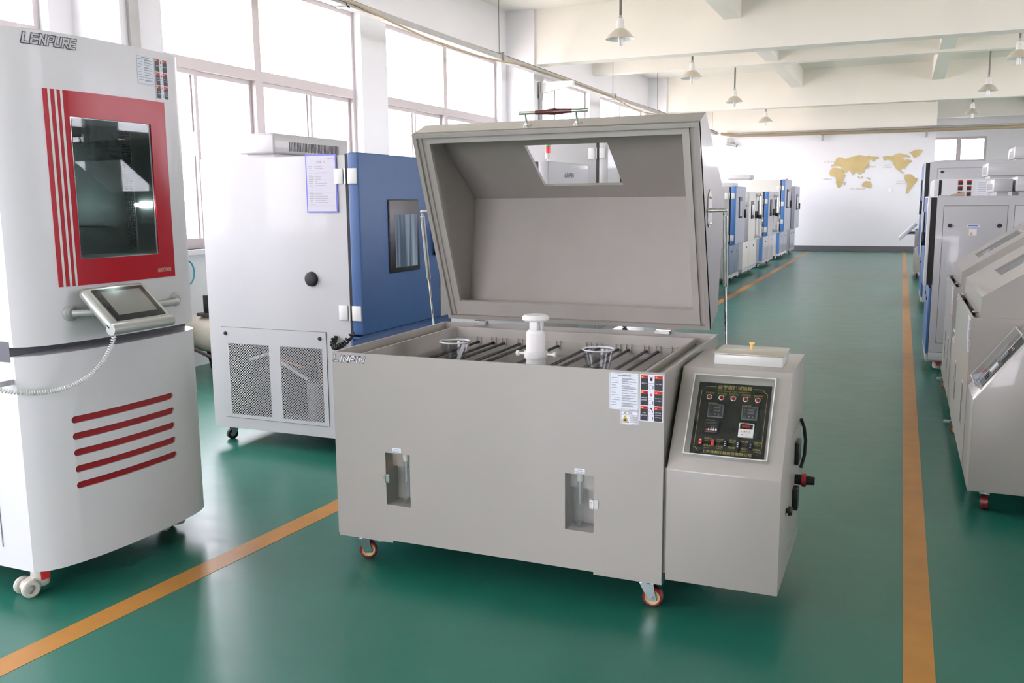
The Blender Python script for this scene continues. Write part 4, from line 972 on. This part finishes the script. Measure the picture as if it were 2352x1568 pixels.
mb = MB(); hy0, hy1, hz0, hz1 = .18, .985, .185, .775
mb.box(0, .003, 0, d, hz1, zt_, LGREY).box(0, .003, 0, hy0, zb_, hz1, LGREY).box(0, .003, hy1, d, zb_, hz1, LGREY).box(0, .003, hy0, hy1, zb_, hz0, LGREY)
mb.box(.003, w, 0, d, .80, zt_, LGREY).box(.003, w, d-.01, d, zb_, .80, LGREY).box(w-.003, w, 0, d, zb_, .80, LGREY).box(.003, w, 0, d, zb_, zb_+.02, LGREY)
mb.build('body', t, False)
MB().box(-.004, w+.002, -.018, 0, zb_, .745, BLUE, .004).box(-.002, w, -.06, .0, .745, .760, BLUE).build('lower_front', t)
MB().box(-.001, .985, -.018, 0, .765, 1.842, RUBBER).build('door_gasket', t, False)
door = MB().box(-.006, .985, -.094, -.018, .768, 1.848, BLUE, .010, seg=3).build('door', t)
MB().box(1.0, w, -.094, 0, .768, 1.845, LGREY, .006).build('control_column', t)
mb = MB().box(.312, .690, -.106, -.093, 1.118, 1.575, BLACK, .010, seg=3); wf = mb.build('window_frame', door)
MB().box(.375, .655, -.1075, -.1055, 1.150, 1.480, STREAKPANE).build('window_pane', door, False)
MB().box(.90, .94, -.14, -.094, 1.20, 1.42, BLACK, .008).build('door_handle', door)
for z in (1.712, .902):
    hm = MB().box(-.010, .0, .012, .075, z-.045, z+.045, WPLAS, .003).box(-.016, -.006, -.084, -.022, z-.045, z+.045, WPLAS, .003).cyl((-.012, -.004, z-.046), (-.012, -.004, z+.046), .006, STEEL, seg=8)
    hm.build('hinge', t)
MB().lathe([(0,.022),(.030,.022),(.036,.020),(.044,.012),(.046,0)], (0, .268, 1.10), (-1,0,0), RUBBER, 26).build('port_plug', t)
pan = MB(); X_ = -.004
my = [(.212, .528), (.612, .932)]
mz0, mz1 = .207, .672
pan.box(X_, -.001, hy0, hy1, mz1, hz1, LGREY).box(X_, -.001, hy0, hy1, hz0, mz0, LGREY).box(X_, -.001, hy0, my[0][0], mz0, mz1, LGREY).box(X_, -.001, my[0][1], my[1][0], mz0, mz1, LGREY).box(X_, -.001, my[1][1], hy1, mz0, mz1, LGREY)
pl = pan.build('service_panel', t, False)
for a, b in my:
    g = perforated(a, b, mz0, mz1, 32, 54, X_+.0015, LGREY).build('perforated_grille', pl, False)
    sm = g.modifiers.new('sheet', 'SOLIDIFY'); sm.thickness = .0012; sm.offset = 0
mb = MB(); gm = mat('door_gap')
for q in ((hy0-.003, hy1+.003, hz1, hz1+.003), (hy0-.003, hy1+.003, hz0-.003, hz0), (hy0-.003, hy0, hz0, hz1), (hy1, hy1+.003, hz0, hz1)): mb.box(-.0008, .001, *q, gm)
mb.build('panel_gap', t, False)
for y in (hy1-.035, hy0+.045): MB().lathe([(0,.008),(.010,.008),(.012,.004),(.012,0)], (X_, y, .735), (-1,0,0), BLACK, 14).build('panel_lock', pl)
MB().box(.35, 1.25, .06, 1.02, .14, .78, DARKIN).build('dark_backing_box', t, False)  # near-black box put behind the grilles as interior shade
MB().cyl((.20, .78, .16), (.20, .78, .48), .10, BLACK, seg=18).tube([(.20,.78,.48),(.20,.70,.56),(.2,.5,.5),(.15,.35,.58),(.15,.3,.3)], .009, COPPER).cyl((.18, .38, .16), (.18, .38, .42), .075, GREYSTEEL, seg=16).box(.12, .3, .25, .9, .132, .16, GREYSTEEL).tube([(.1,.85,.55),(.1,.7,.6),(.1,.4,.45)], .012, WPLAS).build('compressor', t)
# ventilated box on top
tb = MB().box(.26, 1.12, .70, .99, 1.875, 2.005, LGREY, .014, seg=3).box(.30, 1.10, .73, .95, zt_, 1.88, LGREY).build('top_box', t)
sl_ = MB()
for k in range(34): sl_.box(.42+k*.017, .428+k*.017, .6975, .7005, 1.895+.002*(k % 2), 1.955, BLACK)
sl_.build('vent_slots', tb, False)
MB().tube([(-.012, .10, .760), (-.02, .105, .72)], .012, RUBBER).build('cable_gland', t)
coil([(-.02, .11, .745), (-.05, .13, .655), (-.06, .02, .70), (-.055, -.05, .79)], 13, .013, .006, RUBBER, 6, 12).build('coiled_cable', t)
for x, y, a in ((.13, d-.05, 60), (.13, .09, 20), (w-.1, .09, 0), (w-.1, d-.06, 0)): caster(t, x, y, R(a), 'black', zb_)
# record sheet hung on its side
t2 = thing('record_sheet', 'printed record sheet in a blue edged sleeve on the chamber side', 'document', (-3.185, 4.595, 1.50))
pr = Print((0, 0, 0)); pr.plate(-.110, 0, .110, .342, BOOKBLUE, .002); pr.mb.build('sleeve', t2, False)
pr = Print((0, -.002, 0)); pr.plate(-.101, .008, .101, .334, PAPERW, .0008); pr2 = Print((0, -.003, 0), mb=pr.mb)
pr2.fit('设 备 卡', -.03, .03, .298, .014, INKG, 1); pr2.fit('LINPIN', .045, .095, .318, .008, INKG, 1)
rg = random.Random(3)
for k in range(20):
    y = .272-k*.0125; pr2.rect(-.088, y, -.088+.02+.02*rg.random(), y+.0022, INKG, 1)
    pr2.rect(-.045, y, -.045+.10*rg.random(), y+.0018, INKG, 1)
    if k % 3 == 0: pr2.rect(-.09, y-.004, .09, y-.0036, INKG, 1)
pr.mb.build('sheet', t2, False)

# ================================================================== chambers standing in rows
def row_chamber(name, label, loc, rz, w, d, h, front, side, doorside, zb=.11, split=.74, cap=None, tower=None, group=None, ctrl=.0, side_panel=None, hinges=(), win=None, lettering=None, double=False, tilt=False, side_stickers=False, gk=.03, dt=.09, lower=None):
    """front at local y=0 facing -y; x from 0 to w; hinge side x=0 for left-row chambers"""
    t = thing(name, label, 'test chamber', loc, rz, group)
    MB().box(0, w, 0, d, zb, h, side, .006).build('body', t)
    dw = w-ctrl; doors = [(0.0, dw)] if not double else [(0.0, w/2-.004), (w/2+.004, w)]
    for k, (a, b) in enumerate(doors):
        MB().box(a+.001, b-.001, -gk, 0, split+.01, h-.01, RUBBER).build('door_gasket', t, False)
        yd = -gk-dt; mb = MB().box(a, b, yd, -gk, split, h, doorside, .008); mb.box(a+.012, b-.012, yd-.003, yd+.002, split+.012, h-.012, front)
        dr = mb.build('door', t)
        wa, wb, wz0, wz1 = win or (.30, .62, .45, .82)
        q0, q1, r0, r1 = a+(b-a)*wa, a+(b-a)*wb, split+(h-split)*wz0, split+(h-split)*wz1
        fr = MB().box(q0, q1, yd-.018, yd-.002, r0, r1, BLACK, .006).build('window_frame', dr)
        MB().box(q0+.045, q1-.045, yd-.020, yd-.017, r0+.04, r1-.08, mat('pale_pane', (.30,.33,.36), .12, .5)).build('window_pane', dr, False)
        xh = b-.08 if k == 0 else a+.08
        MB().box(xh-.015, xh+.015, yd-.035, yd, split+(h-split)*.45, split+(h-split)*.60, BLACK, .006).build('door_handle', dr)
    if ctrl:
        cc = MB().box(dw+.005, w, -.10, 0, split, h, front, .006).build('control_column', t)
        MB().box(dw+.06, w-.05, -.104, -.099, split+(h-split)*.62, split+(h-split)*.85, BLACK).build('screen', cc, False)
    n = 2; pwid = w/n
    for k in range(n):
        lp_ = MB().box(k*pwid+.004, (k+1)*pwid-.004, -.024, 0, zb+.07, split-.02, lower or front, .004).build('lower_panel', t)
        MB().lathe([(0,.010),(.016,.010),(.018,0)], (k*pwid+pwid*.5, -.024, split-.14), (0,-1,0), BLACK, 12).build('panel_lock', lp_)
    MB().box(0, w, -.02, 0, zb, zb+.065, side).build('plinth', t, False)
    if doorside is not front: MB().box(-.004, 0, -.015, .06, zb+.06, split-.03, doorside).build('side_trim', t, False)
    for z in hinges:
        MB().box(-.012, 0, .01, .085, z-.06, z+.06, WPLAS, .004).box(-.014, .001, -gk-.07, -gk-.005, z-.055, z+.055, WPLAS, .004).cyl((-.014, -.005, z-.06), (-.014, -.005, z+.06), .008, STEEL, seg=8).build('hinge', t)
    for x, y in ((.10, .08), (w-.10, .08), (.10, d-.10), (w-.10, d-.10)): caster(t, x, y, R(30), 'black' if not side_panel else 'white', zb)
    for (cx0, cx1, cy0, cy1, hh) in (cap or ()):
        tb = MB().box(cx0, cx1, cy0, cy1, h+.035, h+.035+hh, LGREY, .012).box(cx0+.04, cx1-.04, cy0+.03, cy1-.03, h, h+.04, LGREY).build('top_box', t)
        s_ = MB()
        for k in range(14): s_.box(cx0+.1+(cx1-cx0-.2)*k/14, cx0+.1+(cx1-cx0-.2)*(k+.45)/14, cy0-.0015, cy0+.001, h+.055, h+.02+hh*.8, MGREY)
        s_.build('vent_slots', tb, False)
    if tower:
        x, y, c1_, c2_ = tower; n1, n2 = ('red_lamp', 'green_lamp') if c1_ is TRED else ('green_lamp', 'red_lamp')
        sp = MB().cyl((x, y, h), (x, y, h+.05), .011, STEEL, seg=8).cyl((x, y, h+.05), (x, y, h+.10), .030, WPLAS, seg=14).build('signal_tower', t)
        MB().cyl((x, y, h+.10), (x, y, h+.165), .028, c1_, seg=14).build(n1, sp); MB().cyl((x, y, h+.165), (x, y, h+.23), .028, c2_, seg=14).cyl((x, y, h+.23), (x, y, h+.238), .030, WPLAS, seg=14).build(n2, sp)
    if lettering:
        x0, x1, z, yy = lettering; pr = Print((0, yy, 0)); pr.fit('LINPIN', x0, x1, z, .06, INKG, 1, .3, .02); pr.build('logo_lettering', t)
    if side_panel:
        for (a, b, z0, z1) in side_panel:
            p = MB().box(w, w+.006, a, b, z0, z1, side, .002).build('service_panel', t)
            g_ = MB()
            for q in ((a-.004, b+.004, z1, z1+.004), (a-.004, b+.004, z0-.004, z0), (a-.004, a, z0, z1), (b, b+.004, z0, z1)): g_.box(w, w+.001, *q, mat('door_gap'))
            g_.build('panel_gap', p, False)
            if z1-z0 > .15:
                zz = z0+(z1-z0)*.86
                for y in (a+.055, b-.055): MB().cyl((w+.006, y, zz), (w+.014, y, zz), .019, BLACK, seg=14).build('panel_lock', p)
            if z1-z0 > .5 and a < .3:
                m_ = (a+b)/2; pr = Print((w+.0062, 0, 0), (0,1,0)); pr.plate(m_-.06, zz-.012, m_+.04, zz+.008, LWHITE, .0006); pr.rect(m_-.05, zz-.006, m_+.03, zz+.003, BOOKBLUE, 2); pr.plate(m_-.04, zz-.085, m_+.02, zz-.03, LWHITE, .0006); pr.poly([(m_-.035, zz-.078), (m_-.01, zz-.078), (m_-.022, zz-.052)], LORANGE, 2); pr.build('side_sticker', p)
    if side_stickers:
        for c_ in range(2):
            for r_ in range(3):
                x = .16+c_*.085; z = h-.062-r_*.060; pr = Print((w+.001, 0, 0), (0,1,0)); pr.plate(x, z, x+.045, z+.05, LBLACK, .0008); pr.rect(x, z+.038, x+.045, z+.05, LRED, 2.5); pr.build('warning_sticker', t)
        pr = Print((w+.001, 0, 0), (0,1,0)); pr.plate(.34, h-.20, .45, h-.02, LWHITE, .0006)
        for k in range(7): pr.rect(.35, h-.045-k*.022, .43, h-.042-k*.022, INKG, 2)
        pr.build('rules_sticker', t)
    if tilt:
        pn = MB().prism([(w*.35, -.36, .98), (w*.35, -.14, 1.20), (w*.35, -.10, 1.17), (w*.35, -.33, .94)], (.34, 0, 0), WPLAS, bev=.006).build('touch_panel', t)
        MB().cyl((w*.5, -.13, 1.05), (w*.5, -.25, 1.05), .02, SILVER, seg=10).build('panel_arm', t)
    return t
LOWB = mat('slate_blue_enamel', (.15,.20,.27), .4)
G = 'chambers along the window side of the aisle'
r90 = R(90)
row_chamber('climate_chamber', 'grey chamber with a logo and red green signal tower seen through the lid window', (-2.95, 7.45, 0), r90, 1.09, 1.1, 1.905, MGREY, LGREY, MGREY, tower=(.69, .14, TRED, TGREEN), group=G, lettering=(.42, .68, 1.79, -.1245))
row_chamber('climate_chamber', 'tallest off white chamber with large hinge seen through the lid window', (-3.0, 9.34, 0), r90, 1.6, 1.2, 2.19, LGREY, LGREY, LGREY, group=G, hinges=(2.055, 1.1), lettering=(.15, .55, 2.10, -.1245))
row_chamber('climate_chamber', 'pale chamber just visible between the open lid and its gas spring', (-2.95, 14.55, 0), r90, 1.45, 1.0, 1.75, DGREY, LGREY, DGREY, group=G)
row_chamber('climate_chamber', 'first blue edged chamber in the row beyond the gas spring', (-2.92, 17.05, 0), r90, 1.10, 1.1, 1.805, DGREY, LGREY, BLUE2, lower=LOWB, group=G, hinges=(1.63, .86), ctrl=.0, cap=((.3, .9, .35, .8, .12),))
ch_white = row_chamber('climate_chamber', 'white chamber with two chrome barred doors in the far row', (-2.92, 18.62, 0), r90, 1.85, 1.1, 1.715, PALE, LGREY, WHITE, group=G, hinges=(1.50,), double=True, cap=((.6, 1.2, .3, .8, .16),))
ch_blue = row_chamber('climate_chamber', 'blue edged chamber with a chrome pull bar in the far row', (-2.92, 21.5, 0), r90, 1.85, 1.0, 1.745, MGREY, LGREY, BLUE2, group=G, hinges=(1.52, .88), double=True)
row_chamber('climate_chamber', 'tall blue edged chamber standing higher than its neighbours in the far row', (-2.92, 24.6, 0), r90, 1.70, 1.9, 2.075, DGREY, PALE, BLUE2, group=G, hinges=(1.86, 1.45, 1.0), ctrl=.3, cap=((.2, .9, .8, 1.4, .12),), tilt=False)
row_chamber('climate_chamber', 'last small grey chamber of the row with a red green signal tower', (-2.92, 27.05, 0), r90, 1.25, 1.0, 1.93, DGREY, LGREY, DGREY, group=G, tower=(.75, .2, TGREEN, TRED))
def lock_bar(ch, x, z0, z1):
    y = -.20
    b = MB().cyl((x, y, z0), (x, y, z1), .018, CHROME, seg=10).build('lock_bar', ch, label='tall chrome locking bar')
    MB().cyl((x+.12, y+.01, z0+.05), (x+.12, y+.01, z1), .014, CHROME, seg=10).build('guide_rod', b)
    MB().box(x-.05, x+.17, y-.05, y+.03, 1.17, 1.25, BLACK, .01).box(x-.02, x+.03, y-.08, y-.03, 1.05, 1.20, CHROME, .01).build('lever', b)
    for zz in (z1-.06, z0): MB().box(x-.04, x+.16, y-.03, y+.08, zz, zz+.06, STEEL, .005).build('bracket', b)
lock_bar(ch_white, .93, .78, 1.69); lock_bar(ch_blue, .92, .80, 1.68)
G2 = 'chambers along the right side of the aisle'
m90 = -R(90)
def rload(Y, w): return Y+w
row_chamber('climate_chamber', 'hammered grey chamber with black locked service panels on its side', (.283, 8.9+1.15, 0), m90, 1.15, 1.6, 1.57, BLUE, MGREY, WHITE, zb=.10, split=.78, gk=.045, dt=.03, lower=BLUE, group=G2, side_panel=((.06, .555, .27, 1.485), (.61, 1.2, .27, 1.485), (.0, 1.6, .11, .18)), cap=((.35, 1.05, .62, 1.15, .13), (.2, .95, .45, .60, .11)))
row_chamber('climate_chamber', 'white chamber with black red stickers behind the hammered grey chamber', (.385, 11.0+1.4, 0), m90, 1.4, 1.7, 1.755, LGREY, WHITE, WHITE, gk=.025, dt=.05, group=G2, side_stickers=True, cap=((.45, 1.2, .45, .98, .14),))
row_chamber('climate_chamber', 'tall grey chamber behind the white stickered chamber at right', (.33, 14.0+1.6, 0), m90, 1.6, 1.9, 2.05, BLUE, MGREY, WHITE, gk=.05, dt=.02, group=G2, side_panel=((.10, .80, 1.62, 1.96), (.86, 1.7, 1.62, 1.96)), cap=((.5, 1.3, 1.05, 1.6, .16),), tilt=True)
# board left on top of the grey chamber
t = thing('clipboard', 'beige board lying on top of the hammered grey chamber', 'board', (.47, 9.45, 1.572))
MB().prism([(-.06, 0, 0), (.06, 0, 0), (.06, 0, .034), (.05, 0, .036), (-.06, 0, .012)], (0, .16, 0), mat('tan_board', (.42,.38,.30), .6)).build('board', t, False)
MB().box(-.15, -.07, .05, .15, .0, .010, PAPERW).build('paper', t, False)

# ================================================================== compressor and hose by the wall
t = thing('air_compressor', 'cream air compressor tank standing by the window wall', 'air compressor', (-5.72, 6.55, 0), 0)
MB().lathe([(0,-.45),(.10,-.44),(.155,-.40),(.165,-.36),(.165,.36),(.155,.40),(.10,.44),(0,.45)], (0, 0, .375), (1,0,0), TANK, 24).build('tank', t)
MB().box(-.18, .30, -.09, .09, .545, .575, RUSTY).box(-.12, .02, -.07, .07, .575, .74, BLACK, .01).cyl((.13,-.05,.60), (.13,.10,.60), .075, ZINC, seg=16).box(.20, .30, -.07, .05, .575, .73, BLACK, .01).build('pump', t)
MB().tube([(-.03,-.08,.64), (.05,-.12,.68), (.12,-.10,.62), (.2,-.1,.66)], .008, COPPER).tube([(0,-.1,.60), (.1,-.13,.63), (.25,-.11,.58)], .01, mat('red_hose', (.35,.03,.02), .4)).build('pipework', t)
MB().box(.21, .27, -.0705, -.068, .62, .71, LWHITE).build('gauge_label', t, False)
for x in (-.28, .28):
    for y in (-.12, .12): MB().prism([(x-.02, y, .26), (x+.02, y, .26), (x+.02, y*1.6, .0), (x-.02, y*1.6, .0)], (0, .012, 0), RUSTY).build('foot', t, False)
MB().tube([(-.30,-.21,.32),(.30,-.21,.12)], .016, RUSTY).build('brace', t)
t = thing('air_hose', 'teal air hose looped against the white wall', 'hose', (-6.22, 6.70, .92))
MB().tube([(.0, -.25+.0, .10)]+[(.02, .09*math.cos(q), .115*math.sin(q)) for q in [R(110-i*22) for i in range(11)]]+[(.02, -.3, -.115)], .008, TEAL, 8).build('loop', t)
